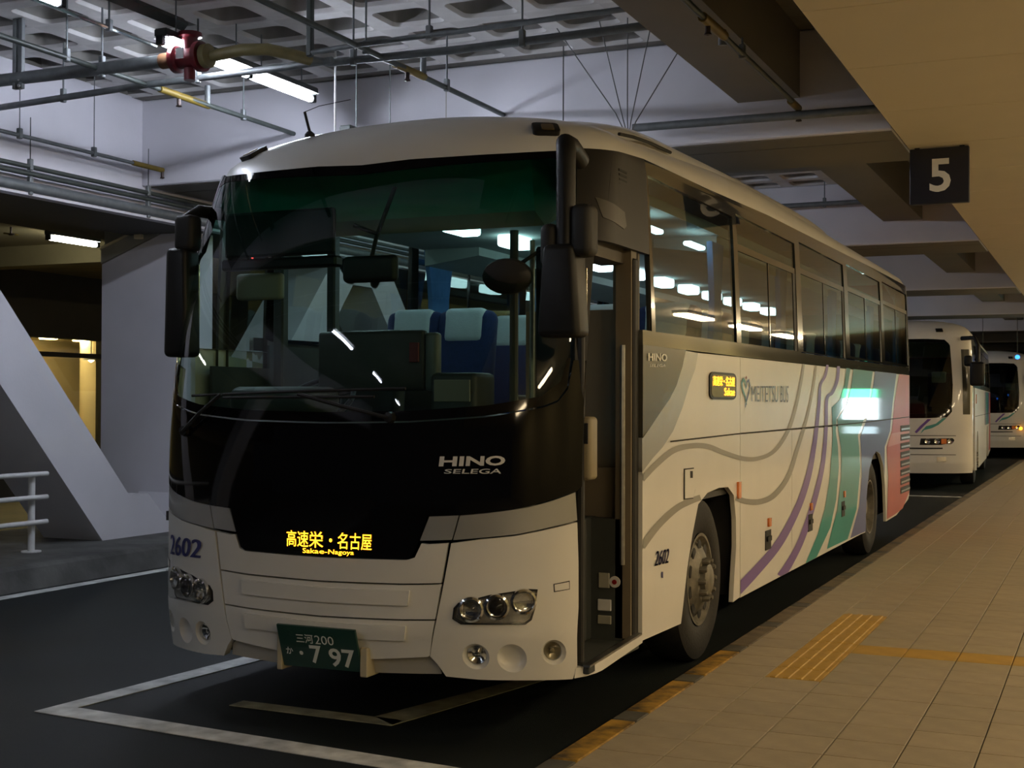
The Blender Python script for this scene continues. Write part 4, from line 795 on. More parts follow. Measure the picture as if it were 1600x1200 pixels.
# ---- kerbside flank
sideL=[]
arch=G['frontarch']
fen=[(1.19,1.225)]+[q for q in G['silvcurve'][::-1]]+[(3.262,1.905),(3.262,.30),(3.085,.29)]+[(3.105,.40)]+[q for q in arch[::-1] if .45<q[1]]+[(1.93,.39),(1.90,.325),(1.19,.34)]
fender=panel('front_fender','S',fen,WHITE,bus,th=.03)
panel('silver_swoosh','S',list(G['maskcurve'])+[q for q in G['silvcurve'][::-1]],SILVER,bus,off=.001,th=.03)
panel('dark_flank_panel','S',[(1.19,1.905)]+[(1.985,1.905)]+list(G['maskcurve'])[1:]+[(1.19,1.41)],MASK,bus,off=.0015,th=.03)
rarch=[(8.38,.29),(8.40,.45),(8.47,.70),(8.62,.92),(8.86,1.05),(9.1,1.09),(9.34,1.05),(9.56,.92),(9.70,.70),(9.76,.45),(9.78,.29)]
lug=[(3.272,4.885),(4.895,6.57),(6.58,8.10)]
for a,b in lug: panel('luggage_door','S',[(a,.295),(b,.295),(b,1.388),(a,1.388)],WHITE,bus,th=.03)
panel('rear_skirt','S',[(8.11,.295)]+rarch+[(10.6,.30),(11.6,.42),(11.95,.62),(11.95,1.43),(8.11,1.40)],WHITE,bus,th=.03)
panel('upper_flank','S',[(3.272,1.398),(8.11,1.41),(11.95,1.44),(11.95,1.95),(8.0,1.925),(3.272,1.905)],WHITE,bus,th=.03)
# far side, plain
def fl(l): return l
panel('far_flank','S',[(.62,.30),(1.93,.30)]+[(2.03,.63),(2.14,.82),(2.3,1.0),(2.58,1.06),(2.86,1.0),(3.02,.82),(3.13,.63),(3.2,.30)]+rarch+[(11.6,.42),(11.95,.62),(11.95,1.9),(.62,1.9)],WHITE,bus,sg=-1,th=.03)
pl=[(.83,1.80),(.83,1.18),(.81,.62),(.79,.35),(.9,.32),(.93,1.78)]
panel('corner_panel','F',mir(pl),WHITE,bus,th=.02)
# window frame with holes
W=[(1.40,3.19,1.97,2.84),(3.29,5.14,1.99,2.872),(5.32,7.31,2.02,2.905),(7.50,9.56,2.05,2.93),(9.73,11.72,2.07,2.95)]
def hole(a,b,z0,z1): return [(a-.02,z1),(b-.02,z1),(b,z0),(a+.02,z0)]
top=[(y,gz(y)) for y in (11.94,11.32,9.2,6.78,4.24,2.52,1.85,1.345)]
FRAMEM=mat('black_window_frame',(.02,.022,.02),.12,0,1,.1)
def sill(y): return 1.905+.0055*(y-1.2)
frame_o=[(1.35,2.0)]+[(y,sill(y)+.085) for y in (1.36,3.3,5.3,7.4,9.6,11.94)][1:]+top
for sg in (1,-1):
    fr=panel('window_frame','S',[(1.35,1.985)]+frame_o[1:],FRAMEM,bus,holes=[hole(*q) for q in W],off=0,th=.03,sg=sg)
    panel('sill_strip','S',[(1.19,1.905),(3.27,1.91),(8,1.93),(11.94,1.955),(11.94,2.045),(8,2.015),(3.27,1.995),(1.35,1.985),(1.19,1.985)],SILLM,bus,off=.001,th=.03,sg=sg)
    for k,q in enumerate(W):
        a,b,z0,z1=q
        gp=panel('side_window','S',hole(a,b,z0,z1),SIDEG if sg>0 else DOORG,bus,off=-.010,th=.004,sg=sg)
        if k>0:
            zt_=2.60+.025*k
            panel('transom','S',[(a,zt_),(b,zt_),(b,zt_+.045),(a,zt_+.045)],FRAMEM,gp,off=-.004,th=.012,sg=sg)
            ym=(a+b)/2-.02
            panel('sash','S',[(ym-.012,z0),(ym+.012,z0),(ym+.012,zt_),(ym-.012,zt_)],FRAMEM,gp,off=-.006,th=.01,sg=sg)
            panel('sash','S',[(b-.10,z0),(b,z0),(b,zt_),(b-.10,zt_)],BLACK,gp,off=-.006,th=.01,sg=sg)
# rear pillar in body colour
for sg in (1,): panel('rear_pillar','S',[(11.74,2.0),(11.95,2.0),(11.95,3.05),(11.72,3.05)],WHITE,bus,off=.003,th=.03)
# driver's side glazing (far side)
panel('driver_window','S',[(.95,1.75),(1.33,1.75),(1.33,2.6),(.95,2.6)],DOORG,bus,sg=-1,off=0,th=.004)
panel('driver_door_mask','S',[(.85,1.72),(1.35,1.72),(1.35,gz(1.35)),(.86,2.885)],MASK,bus,sg=-1,holes=[[(.95,1.75),(1.33,1.75),(1.33,2.6),(.95,2.6)]],off=.001,th=.02)
# rear end
rv=[]
MB().prism([(-1.02,.62),(1.02,.62),(1.02,2.9),(.9,3.1),(-.9,3.1),(-1.02,2.9)],lambda x,z:(x,11.93,z),lambda x,z:(x,11.97,z)).build('rear_panel',RED,bus)
# decals (flat print on the flank)
def dec(name,poly,m,o=.003): return panel(name,'S',clip_y(clip_z(poly,.298,1.945),1.195,11.95),m,bus,off=o,th=0)
for n in ('waveA','waveB1','waveB2'): dec('grey_wave',G[n],GREYWAVE)
def clampz(poly): return [(y,min(z,1.945)) for y,z in poly]
dec('purple_stripe',clip_y(clampz(G['purple1']),3.275,9),PURPLE,.0035); dec('purple_stripe',clampz(G['purple2']),PURPLE,.0035)
def cliparch(poly): return poly
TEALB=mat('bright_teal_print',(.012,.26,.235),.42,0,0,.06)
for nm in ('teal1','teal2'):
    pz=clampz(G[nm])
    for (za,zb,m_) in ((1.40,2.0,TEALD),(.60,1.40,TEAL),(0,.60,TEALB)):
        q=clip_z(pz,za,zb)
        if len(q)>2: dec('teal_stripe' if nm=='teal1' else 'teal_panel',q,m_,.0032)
bl=[(y,z) for y,z in clampz(G['blue'])]
bl=[q for q in bl if not (q[1]<.95 and q[0]>8.3)]
# the blue field stops at the wheel arch
i_=[k for k,q in enumerate(G['blue']) if q[1]<.95 and q[0]>8.3]
bpoly=[]; done=False
for q in clampz(G['blue']):
    if q[1]<1.0 and q[0]>8.38:
        if not done: bpoly+= [(8.38,.30)]+rarch[1:6]+[(9.34,1.06),(9.56,.93),(9.66,.80)]; done=True
        continue
    bpoly.append(q)
dec('blue_panel',bpoly,BLUE,.0030)
rp=[(min(y,11.95) if y<11.55 else 11.95,min(z,1.945)) for y,z in G['red']]
dec('red_panel',[(y if z>.95 else max(y,9.76 if z<.5 else 9.70),z) for y,z in rp],RED,.0033)
pk=[(y if y<11.4 else 11.95,z) for y,z in G['pinkband']]; dec('pink_panel',pk,PINK,.0042)
def ybox(c,w,h): return [(c[0]-w/2,c[1]-h/2),(c[0]+w/2,c[1]-h/2),(c[0]+w/2,c[1]+h/2),(c[0]-w/2,c[1]+h/2)]
dec('deep_teal_patch',[q for q in [(6.75,1.93),(8.3,1.93),(7.95,1.62),(6.95,1.62)]],TEALD,.0038) if False else None
ms=G['midseam']; dec('panel_gap',[(ms[0][0],ms[0][1]),(3.26,1.398),(3.26,1.389),(ms[0][0],ms[0][1]-.009)],GAP,.004)
dec('panel_gap',[(3.27,1.3975),(8.11,1.41),(11.95,1.44),(11.95,1.43),(8.11,1.40),(3.27,1.3885)],GAP,.0055)
vz=[1.30-.105*k for k in range(8)]
for z in vz:
    lo=panel('louvre','S',[(10.9,z-.04),(11.72,z-.04),(11.72,z+.035),(10.9,z+.035)],BLACK,bus,off=.006,th=.006)
    panel('louvre_blade','S',[(10.92,z-.02),(11.70,z-.02),(11.70,z+.002),(10.92,z+.002)],STEEL,lo,off=.012,th=.006)
for k in range(4):
    c=G['amber%d'%k][0]; panel('side_marker','S',ybox(c,.075 if k else .07,.06 if k else .11),AMBER,bus,off=.014,th=.014)
for k in range(3):
    c=G['handle%d'%k][0]
    h=panel('door_handle','S',ybox(c,.17,.14),BLKPL,bus,off=.006,th=.006)
    panel('handle_grip','S',ybox((c[0],c[1]+.01),.12,.035),BLACK,h,off=.018,th=.012)
fu=G['fuel']; cx=sum(q[0] for q in fu)/len(fu); cz=sum(q[1] for q in fu)/len(fu)
fo=panel('flap','S',fu,GAP,bus,off=.0045,th=.002); panel('flap_face','S',[(cx+(a-cx)*.90,cz+(b-cz)*.93) for a,b in fu],WHITE,fo,off=.007,th=.004)
panel('flap_slot','S',G['fuelslot'],GAP,fo,off=.009,th=.003)
sl=G['sled']; rr_=[]
(x0,z0),(x1,z1)=(sl[0][0],sl[0][1]),(sl[2][0],sl[2][1])
def rrect(x0,z0,x1,z1,rx,rz,n=5):
    o=[]
    for cx,cz,a0 in ((x1-rx,z1-rz,0),(x0+rx,z1-rz,90),(x0+rx,z0+rz,180),(x1-rx,z0+rz,270)):
        for k in range(n+1):
            a=math.radians(a0+90*k/n); o.append((cx+rx*math.cos(a),cz+rz*math.sin(a)))
    return o
sd_=panel('side_display','S',rrect(x0,z0,x1,z1,.09,.035),BLKPL,bus,off=.010,th=.02)
panel('display_glass','S',rrect(x0+.03,z0+.015,x1-.03,z1-.015,.07,.025),mat('display_smoked',(.05,.045,.025),.1,0,1),sd_,off=.012,th=.003)
text_chart('led_text','高速栄・名古屋','S',[(x0+.06,z0+.085),(x0+.06,z1-.025),(x1-.06,z1-.025),(x1-.06,z0+.085)],LEDM,sd_,.0145,0.0)
text_chart('led_text','Sakae','S',[(x0+.33,z0+.025),(x0+.33,z0+.075),(x1-.06,z0+.075),(x1-.06,z0+.025)],LEDM,sd_,.0145,0.0)
# lettering
q=G['snum']; text_chart('fleet_number','2602','S',q,NAVY,bus,.005,0.0,fat=.018)
q=G['snum2']; panel('small_mark','S',q,NAVY,bus,off=.004,th=0)
SLATE=mat('slate_lettering',(.08,.10,.15),.4)
CHR=mat('pale_chrome_letter',(.60,.58,.52),.25,.5)
text_chart('badge','HINO','S',G['hino_s'],CHR,bus,.006,.03)
text_chart('badge','SELEGA','S',G['selega_s'],CHR,bus,.006,.0)
text_chart('operator_lettering','MEITETSU','S',[G['logo'][0],G['logo'][1],bil(G['logo'],.70,1),bil(G['logo'],.70,0)],SLATE,bus,.005,-.005)
text_chart('operator_lettering','BUS','S',[bil(G['logo'],.765,0),bil(G['logo'],.765,1),G['logo'][2],G['logo'][3]],SLATE,bus,.005,-.005)
em=G['emblem']; e0,e1=min(a for a,b in em),max(a for a,b in em); f0,f1=min(b for a,b in em),max(b for a,b in em)
def emb(pts,w,m):
    P2=[]; n=len(pts)
    for k in range(n):
        a=pts[max(k-1,0)];b=pts[min(k+1,n-1)]; dx,dy=b[0]-a[0],b[1]-a[1]; l=math.hypot(dx,dy)+1e-9; ww=w*(.35+.65*math.sin(math.pi*(k+.5)/n))
        P2.append((pts[k],(-dy/l*ww,dx/l*ww)))
    poly=[(p[0]+n_[0],p[1]+n_[1]) for p,n_ in P2]+[(p[0]-n_[0],p[1]-n_[1]) for p,n_ in P2[::-1]]
    panel('emblem','S',[(e0+(e1-e0)*a,f0+(f1-f0)*b) for a,b in poly],m,bus,off=.005,th=0)
EMT=mat('emblem_teal',(.06,.28,.30),.4); EMB=mat('emblem_blue',(.05,.09,.25),.4)
emb([(.55,.10),(.40,.35),(.15,.55),(.02,.78),(.20,.92),(.42,.80),(.50,.62)],.06,EMT)
emb([(.40,.02),(.55,.25),(.80,.50),(.92,.72),(.80,.90),(.60,.84),(.50,.62)],.05,EMB)
emb([(.44,.93),(.50,.99),(.56,.95)],.05,REDLENS)
# front lettering
BADGE=mat('silver_badge',(.72,.72,.72),.35,.2)
nb=text_chart('fleet_number','2602','F',[(-.645,.782),(-.66,.888),(-.40,.884),(-.395,.79)],NAVY,bus,.005,0.0,fat=.018)
bd=text_chart('badge','HINO','F',G['hino'],BADGE,bp,.008,.035)
text_chart('badge','SELEGA','F',G['selega'],BADGE,bp,.008,.01)
ledq=G['led_big']; text_chart('led_text','高速栄・名古屋','F',ledq,LEDM,bp,.006,0.0)
text_chart('led_text','Sakae-Nagoya','F',G['led_small'],LEDM,bp,.006,0.0)
# number plate
o=Vector((-.22,-.045,.512)); dn=Vector((0,.07,-.21)); ex=Vector((.44,0,0)); n_=ex.cross(-dn).normalized()
if n_.y>0: n_=-n_
pm=MB(); c=[o,o+ex,o+ex+dn,o+dn]; pm.add([p+n_*.006 for p in c]+[p-n_*.006 for p in c],[(0,1,2,3),(7,6,5,4),(0,4,5,1),(1,5,6,2),(2,6,7,3),(3,7,4,0)])
plate=pm.build('number_plate',GREENPL,bus)
def ptx(s,x,y,w_,h,b=.0,m=PLTXT): text_plane('plate_lettering',s,o+ex*x+dn*y+n_*.008,ex*w_,-dn*h,m,plate,b)
ptx('三河',.23,.40,.22,.22,.01); ptx('200',.47,.40,.24,.21,.0)
ptx('か',.07,.70,.09,.17,.01); ptx('・',.24,.70,.05,.10,.08)
ptx('7',.38,.88,.15,.44,.02); ptx('97',.62,.92,.33,.45,.02)
for px in (.17,.70): MB().lathe([(0,0),(.008,0),(.008,.004),(0,.005)],o+ex*px+dn*.17+n_*.006,n_,8).build('bolt',GREENPL,plate)
MB().rbox((-.25,.0,.28),(-.22,.10,.50),.004,1).build('plate_bracket',mat('plate_bracket_paint',(.5,.44,.30),.5),bus); MB().rbox((.22,.0,.28),(.26,.12,.42),.004,1).build('plate_bracket',bpy.data.materials['plate_bracket_paint'],bus)
# roof marker and antenna
DULLAMB=mat('dull_amber_lens',(.12,.085,.03),.35)
for sgn in (1,-1):
    q=G['roof_mark']; a0,a1=min(a for a,b in q),max(a for a,b in q); b0_,b1_=2.955,3.02
    rmk=panel('roof_marker','F',[(sgn*a,b) for a,b in rrect(.49,2.955,.60,3.022,.02,.012,3)],BLKPL,bus,off=.014,th=.04)
    panel('marker_lens','F',[(sgn*a,b) for a,b in rrect(.525,2.965,.575,3.005,.006,.006,2)],DULLAMB,rmk,off=.018,th=.004)
p0,n0=pt('F',-.31,3.06)
an=MB().lathe([(0,0),(.03,0),(.028,.015),(.012,.03),(0,.032)],p0,(0,-.2,1),12).build('aerial_base',BLACK,bus)
MB().tube([p0+Vector((0,0,.02)),p0+Vector((-.035,.0,.14))],.008,8).build('aerial_stem',BLACK,an)
MB().tube([p0+Vector((-.035,.0,.14)),p0+Vector((.02,.06,.18)),p0+Vector((.14,.2,.235))],.0022,5).build('aerial_whip',BLACK,an)
# wipers
def wiper(sgn,piv,tip,b0_,b1_):
    a,_=pt('F',piv[0],piv[1],.03); t_,_=pt('F',tip[0],tip[1],.04)
    wp=MB().tube([a,(a+t_)/2+Vector((0,-.02,.0)),t_],.010,6).build('wiper_arm',BLACK,bus)
    MB().tube([pt('F',*b0_,.022)[0],pt('F',(b0_[0]+b1_[0])/2,(b0_[1]+b1_[1])/2,.022)[0],pt('F',*b1_,.022)[0]],.008,6).build('wiper_blade',BLACK,wp)
    MB().lathe([(0,0),(.03,0),(.025,.03),(0,.035)],a+Vector((0,.03,0)),(0,-1,.1),10).build('wiper_pivot',BLKPL,wp)
wiper(1,(-.50,1.44),(-.30,1.63),(-.46,1.625),(.20,1.66)); wiper(1,(.16,1.52),(-.05,1.63),(-.30,1.615),(.12,1.62))
# ---- mirrors: kerbside (seen large) and offside
lm=MB(); lm.tube([(1.17,.45,2.77),(1.20,.25,2.80),(1.225,.12,2.79),(1.235,.10,2.72),(1.235,.10,2.22)],.045,16)
arm=lm.build('mirror_arm',BLKPL,bus,smooth=60)
MB().rbox((1.275,.04,2.26),(1.375,.17,2.50),.035,4).build('arm_joint',BLACK,arm,smooth=60)
MB().rbox((1.115,.06,2.22),(1.195,.17,2.42),.035,4).build('arm_joint',BLACK,arm,smooth=60)
def housing(name,x0,x1,y0,y1,z0,z1,taper,par):
    bm=bmesh.new(); bmesh.ops.create_cube(bm,size=1)
    for v in bm.verts:
        u=Vector(v.co); k=1-taper*(u.z+.5)
        v.co=Vector(((x0+x1)/2+u.x*(x1-x0)*k,(y0+y1)/2+u.y*(y1-y0),(z0+z1)/2+u.z*(z1-z0)))
    bmesh.ops.bevel(bm,geom=list(bm.edges),offset=.032,segments=4,profile=.5,affect='EDGES')
    m_=MB(); bm.verts.index_update(); m_.add([v.co for v in bm.verts],[[v.index for v in f.verts] for f in bm.faces]); bm.free()
    return m_.build(name,BLKPL,par,smooth=50)
h=housing('mirror_housing',1.115,1.325,.03,.19,1.895,2.32,.25,bus)
MB().rbox((1.135,.188,1.93),(1.305,.196,2.22),.003,1).build('mirror_glass',CHROME,h)
rm_=MB().tube([(-1.10,.75,2.66),(-1.14,.55,2.66),(-1.15,.44,2.60),(-1.16,.42,2.45)],.035,14).build('mirror_arm',BLKPL,bus,smooth=60)
h=MB().rbox((-1.185,.37,2.42),(-1.06,.48,2.62),.03,3).build('arm_joint',BLACK,rm_,smooth=50)
h=housing('mirror_housing',-1.245,-1.08,.36,.50,1.84,2.44,.15,bus); MB().rbox((-1.22,.498,1.9),(-1.10,.506,2.36),.003,1).build('mirror_glass',CHROME,h)
ov=MB().lathe([(0,.0),(.09,.01),(.125,.04),(.115,.08),(.05,.10),(0,.102)],(.835,.36,2.21),(.25,-1,-.15),22); ov.v=[(a,b,2.215+(c-2.215)*.70) for a,b,c in ov.v]; ov.build('oval_mirror',BLACK,bus,smooth=60)
MB().tube([(.87,.40,2.27),(.98,.42,2.34),(1.10,.36,2.36)],.010,6).build('oval_mirror_stem',BLACK,bus)
# ---- door well, folded leaf, handle
MB().rbox((.35,.42,.30),(1.235,1.17,.345),.005,1).build('entry_step',CABDARK,bus)
panel('sill_plate','S',[(.38,.285),(1.19,.33),(1.19,.372),(.38,.335)],WHITE,bus,off=.002,th=.04)
MB().prism([(.40,.338),(1.185,.374),(1.185,.382),(.40,.348)],lambda y,z:(1.21,y,z),lambda y,z:(1.246,y,z)).build('sill_trim',STEEL,bus)
MB().box((.98,1.10,.345),(1.165,1.20,.985)).build('riser_box',CABDARK,bus)
bx=MB().rbox((.70,1.02,.345),(.99,1.19,.99),.006,1).build('step_riser',CABDARK,bus)
def stick(name,x0,x1,z0,z1,m): return MB().rbox((x0,1.088,z0),(x1,1.101,z1),.003,1).build(name,m,bus)
stick('step_plate',1.035,1.095,.62,.70,GREYCOP); stick('label_plate',1.03,1.105,.50,.56,RAILW); stick('step_plate',1.03,1.105,.43,.475,GREYCOP)
MB().lathe([(0,0),(.030,0),(.030,.008),(0,.008)],(1.125,1.098,.655),(0,-1,0),18).build('round_sticker',RAILW,bus); MB().lathe([(0,0),(.013,0),(.013,.004),(0,.004)],(1.125,1.089,.655),(0,-1,0),14).build('sticker_dot',REDLENS,bus)
MB().box((.60,1.19,.345),(1.19,1.235,1.25)).build('stair_wall',BEIGE,bus)
MB().box((1.06,1.24,1.25),(1.20,1.27,2.40)).build('partition',BEIGE,bus)
MB().box((.55,1.24,1.25),(1.06,1.27,2.10)).build('partition',BEIGE,bus)
MB().box((1.125,1.10,.36),(1.21,1.19,2.40)).build('door_frame',BEIGE,bus)
MB().rbox((1.15,1.12,.36),(1.225,1.192,2.36),.01,1).build('door_seal',BLACK,bus)
MB().rbox((1.17,.405,.35),(1.205,.44,2.40),.008,1).build('door_seal',BLACK,bus)
lf=MB().rbox((.94,.44,.37),(1.16,.475,2.36),.01,1).build('door_leaf',BLKPL,bus)
MB().rbox((.97,.478,1.1),(1.13,.482,2.25),.002,1).build('leaf_glass',DOORG,lf)
lf2=MB().rbox((.96,.50,.37),(1.15,.53,2.36),.01,1).build('door_leaf',BLKPL,bus)
hd=MB().rbox((1.165,.42,1.225),(1.238,.53,1.53),.02,3).build('leaf_grip',mat('grip_cover',(.26,.22,.14),.5),bus,smooth=50)
MB().rbox((1.205,.418,1.40),(1.225,.424,1.50),.002,1).build('grip_slot',BLACK,hd)
MB().tube([(1.175,1.07,.75),(1.175,1.07,1.9)],.014,8).build('grab_rail',STEEL,bus)
MB().tube([(.98,.55,.36),(.98,.55,1.0),(.90,.50,1.45),(.90,.50,2.4)],.014,8).build('grab_rail',STEEL,bus)
MB().tube([(.78,.55,1.45),(.78,.55,2.46)],.022,10).build('upright_post',CABDARK,bus)
# ---- cabin
MB().box((-1.2,1.24,1.0),(1.2,11.8,1.07)).build('cabin_floor',CFLOOR,bus)
MB().box((-1.2,.35,.95),(.40,1.30,1.0)).build('driver_floor',CFLOOR,bus)
MB().box((-1.19,.5,.30),(.36,1.9,.92)).build('underbody',BLACK,bus)
MB().box((-.85,1.9,.30),(.85,3.2,.95)).build('underbody',BLACK,bus)
MB().box((-1.2,3.2,.32),(1.2,8.36,.98)).build('underbody',BLACK,bus)
MB().box((-.70,8.36,.30),(.70,9.8,.98)).build('underbody',BLACK,bus)
MB().box((-1.15,9.8,.36),(1.15,11.8,.98)).build('underbody',BLACK,bus)
for sg in (1,-1):
    MB().box((sg*1.185-.008,1.3,1.07),(sg*1.185+.008,11.8,1.94)).build('cabin_side',CABDARK,bus)
    pr=[(sg*.66,2.66),(sg*1.10,2.60),(sg*1.10,2.72),(sg*.66,2.72)]
    MB().prism(pr,lambda x,z:(x,3.2,z),lambda x,z:(x,11.7,z)).build('luggage_rack',LINER,bus)
MB().prism([(-1.12,2.72),(1.12,2.72),(1.0,2.84),(-1.0,2.84)],lambda x,z:(x,1.0,z),lambda x,z:(x,11.8,z)).build('cabin_ceiling',LINER,bus)
MB().box((-1.15,11.70,1.07),(1.15,11.74,2.8)).build('cabin_back_wall',CABDARK,bus)
bk=MB().prism([(.66,2.84),(.98,2.84),(1.05,2.58),(.86,2.52),(.72,2.58)],lambda y,z:(-1.08,y,z),lambda y,z:(.82,y,z)).build('front_bulkhead_box',mat('pale_bulkhead',(.55,.60,.57),.7),bus)
for k in range(11):
    y=1.75+.83*k
    MB().rbox((-.24,y,2.64),(-.10,y+.30,2.725),.02,2).build('cabin_lamp',CABL,bus)
for k in range(10):
    y=1.85+.93*k
    MB().rbox((.99,y,2.615),(1.05,y+.34,2.645),.012,2).build('cabin_lamp',CABL,bus)
MB().box((-1.19,.72,1.0),(-1.17,1.31,1.80)).build('driver_door_lining',CABDARK,bus)
# seats: one, then copies
def make_seat(x,y):
    s=MB().rbox((x-.215,y-.50,1.36),(x+.215,y,1.50),.05,3)
    s.rbox((x-.215,y-.05,1.40),(x+.215,y+.09,2.24),.06,3,rot=Matrix.Rotation(-.16,3,'X'),piv=(x,y,1.45))
    s.rbox((x-.20,y-.42,1.07),(x+.20,y-.02,1.38),.02,1)
    o=s.build('seat',SEATB,bus,smooth=50)
    rt=Matrix.Rotation(-.16,3,'X')
    c=MB().rbox((x-.155,y-.062,2.00),(x+.155,y+.102,2.252),.045,3,rot=rt,piv=(x,y,1.45)).build('headrest_cover',COVER,o,smooth=60)
    a=MB().rbox((x+.205,y-.40,1.60),(x+.255,y+.0,1.65),.02,2).build('armrest',BLKPL,o,smooth=50)
    return o
y0s=2.62
s0=make_seat(-.53,y0s)
for r in range(11):
    for x in (-.93,-.53,.50,.91):
        if r==0 and x==-.53: continue
        if r==10 and False: continue
        c=copy_tree(s0,bus); c.location=(x+.53,.82*r,0)
ds=MB().rbox((-.92,1.30,1.30),(-.48,1.75,1.42),.05,3); ds.rbox((-.92,1.68,1.36),(-.48,1.80,2.05),.06,3,rot=Matrix.Rotation(-.12,3,'X')); ds.rbox((-.85,1.4,1.0),(-.55,1.65,1.32),.02,1)
ds.build('driver_seat',CABDARK,bus,smooth=50)
# dash, steering wheel, displays
db=MB().prism([(.30,1.00),(.30,1.45),(.42,1.53),(.72,1.54),(.90,1.42),(.92,1.0)],lambda y,z:(-1.02,y+.0,z),lambda y,z:(.86,y,z)).build('dashboard',CABDARK,bus,smooth=30)
MB().rbox((-.95,.55,1.52),(-.40,.86,1.68),.05,3).build('instrument_hood',CABDARK,bus,smooth=50)
tor=MB(); cc=Vector((-.68,1.05,1.60)); ax=Vector((0,-.75,1)).normalized(); a_=Vector((1,0,0)); b_=ax.cross(a_)
tor.tube([cc+(a_*math.cos(t_)+b_*math.sin(t_))*.22 for t_ in [2*math.pi*k/28 for k in range(29)]],.016,8)
for k in range(3): tor.tube([cc,cc+(a_*math.cos(k*2.1+.5)+b_*math.sin(k*2.1+.5))*.22],.014,6)
tor.tube([cc,cc-ax*.3],.03,8); tor.build('steering_wheel',BLKPL,bus,smooth=60)
cb=MB().rbox((-.66,1.02,1.66),(.03,1.08,2.0),.02,2).build('fare_screen_board',CABDARK,bus,smooth=50)
MB().rbox((.03,1.02,1.66),(.115,1.08,1.985),.02,2).build('board_end',mat('translucent_board',(.16,.18,.16),.4),bus,smooth=50)
MB().rbox((-.06,1.010,1.82),(.0,1.022,1.93),.003,1).build('red_button_plate',mat('dull_red_panel',(.18,.02,.02),.5),cb)
fb=MB().rbox((.10,.95,1.0),(.38,1.22,1.76),.03,2).build('fare_box',CABDARK,bus,smooth=50)
MB().rbox((.13,.94,1.60),(.35,.952,1.72),.004,1).build('fare_box_panel',GREYCOP,fb)
MB().rbox((-.98,.56,2.39),(-.28,.60,2.64),.015,2).build('sun_blind',BLACK,bus)
MB().rbox((-1.05,.62,2.33),(-.30,.70,2.39),.012,1).build('blind_rail',BLKPL,bus)
MB().rbox((-1.02,.72,2.17),(-.72,.78,2.32),.02,2).build('monitor',GREYCOP,bus,smooth=50)
p_,_=pt('F',-.55,2.4,-.3); MB().lathe([(0,0),(.008,0),(.006,.008),(0,.01)],(-.82,.60,2.395),(0,-1,0),10).build('red_indicator',LEDR,bus)
MB().rbox((-1.12,1.25,1.07),(-1.05,1.32,2.7),.01,1).build('driver_pillar',CABDARK,bus)
MB().rbox((-.93,1.55,1.07),(-.87,1.62,2.72),.01,1).build('driver_pillar',CABDARK,bus)
MB().rbox((-1.1,1.95,1.07),(-.30,1.99,1.78),.01,1).build('driver_partition',CABDARK,bus)
im=MB().rbox((-.17,.46,2.22),(.15,.52,2.36),.028,4).build('interior_mirror',BLACK,bus,smooth=50)
MB().tube([(-.01,.50,2.35),(.02,.50,2.46),(.10,.55,2.72)],.012,8).build('mirror_stem',BLACK,im); MB().tube([(.03,.50,2.47),(-.10,.47,2.52)],.011,8).build('mirror_stem',BLACK,im)
# curtains on the far windows and slim ones on the near side
def curtain(x,y,w,z0,z1,n=12):
    V=[]
    for i in range(9):
        z=z0+(z1-z0)*i/8; k=.55+.45*abs((i/8-.42)/.6)**1.2
        for j in range(n+1):
            q=j/n-.5; V.append((x+.022*math.cos(q*n*3.14),y+q*w*k,z))
    m_=MB().add(V,[(i*(n+1)+j,i*(n+1)+j+1,(i+1)*(n+1)+j+1,(i+1)*(n+1)+j) for i in range(8) for j in range(n)])
    return m_.build('curtain',CURT,bus,smooth=80)
for y in (3.24,5.22,7.4,9.64,11.6): curtain(-1.11,y+.20,.48,1.98,2.78,16); curtain(1.11,y-.12,.30,1.98,2.66)
# ---- wheels
def wheel(x,y,sg,r=.505,w=.28,parent=bus,dual=False):
    ax=(sg,0,0); c=(x,y,r)
    prof=[(r*.56,-w*.5),(r*.86,-w*.5),(r*.97,-w*.42),(r,-w*.25),(r,w*.25),(r*.97,w*.42),(r*.86,w*.5),(r*.60,w*.47),(r*.56,w*.40)]
    t=MB().lathe(prof,c,ax,48).build('wheel',TYRE,parent,smooth=45)
    d=.0 if not dual else -.10
    rp=[(r*.565,w*.46),(r*.53,w*.46),(r*.50,w*.36),(r*.47,w*.30),(r*.42,w*.42),(r*.30,w*.50),(r*.27,w*.55),(r*.20,w*.55),(r*.19,w*.66),(r*.15,w*.70),(0,w*.71)] if not dual else \
       [(r*.565,w*.46),(r*.53,w*.46),(r*.50,w*.10),(r*.46,-w*.25),(r*.30,-w*.30),(r*.22,-w*.30),(r*.20,w*.25),(r*.15,w*.33),(0,w*.34)]
    rim=MB().lathe(rp,c,ax,40).build('wheel_rim',RIM,t,smooth=40)
    A=Vector((0,1,0)); B=Vector((0,0,1)); C=Vector(c); X=Vector(ax)
    hh=(w*.535 if not dual else -w*.28); h2=(w*.435 if not dual else -w*.27)
    n0=MB().lathe([(0,0),(.020,0),(.020,.035),(.012,.05),(0,.052)],C,ax,8).build('wheel_nut',RIM,t,smooth=40)
    k0=MB().lathe([(0,0),(.040,0),(.036,.003),(0,.004)],C,ax,14).build('hand_hole',BLACK,t)
    for k in range(10):
        a=2*math.pi*k/10
        q=n0 if k==0 else n0.copy(); q.location=(A*math.cos(a)+B*math.sin(a))*r*.235+X*hh
        g=k0 if k==0 else k0.copy(); g.location=(A*math.cos(a+.3)+B*math.sin(a+.3))*r*.405+X*h2
        if k:
            for e in (q,g): COL.objects.link(e); e.parent=t
    return t
wheel(1.055,2.52,1); wheel(-1.055,2.52,-1); wheel(1.06,9.02,1,dual=True); wheel(-1.06,9.02,-1,dual=True)
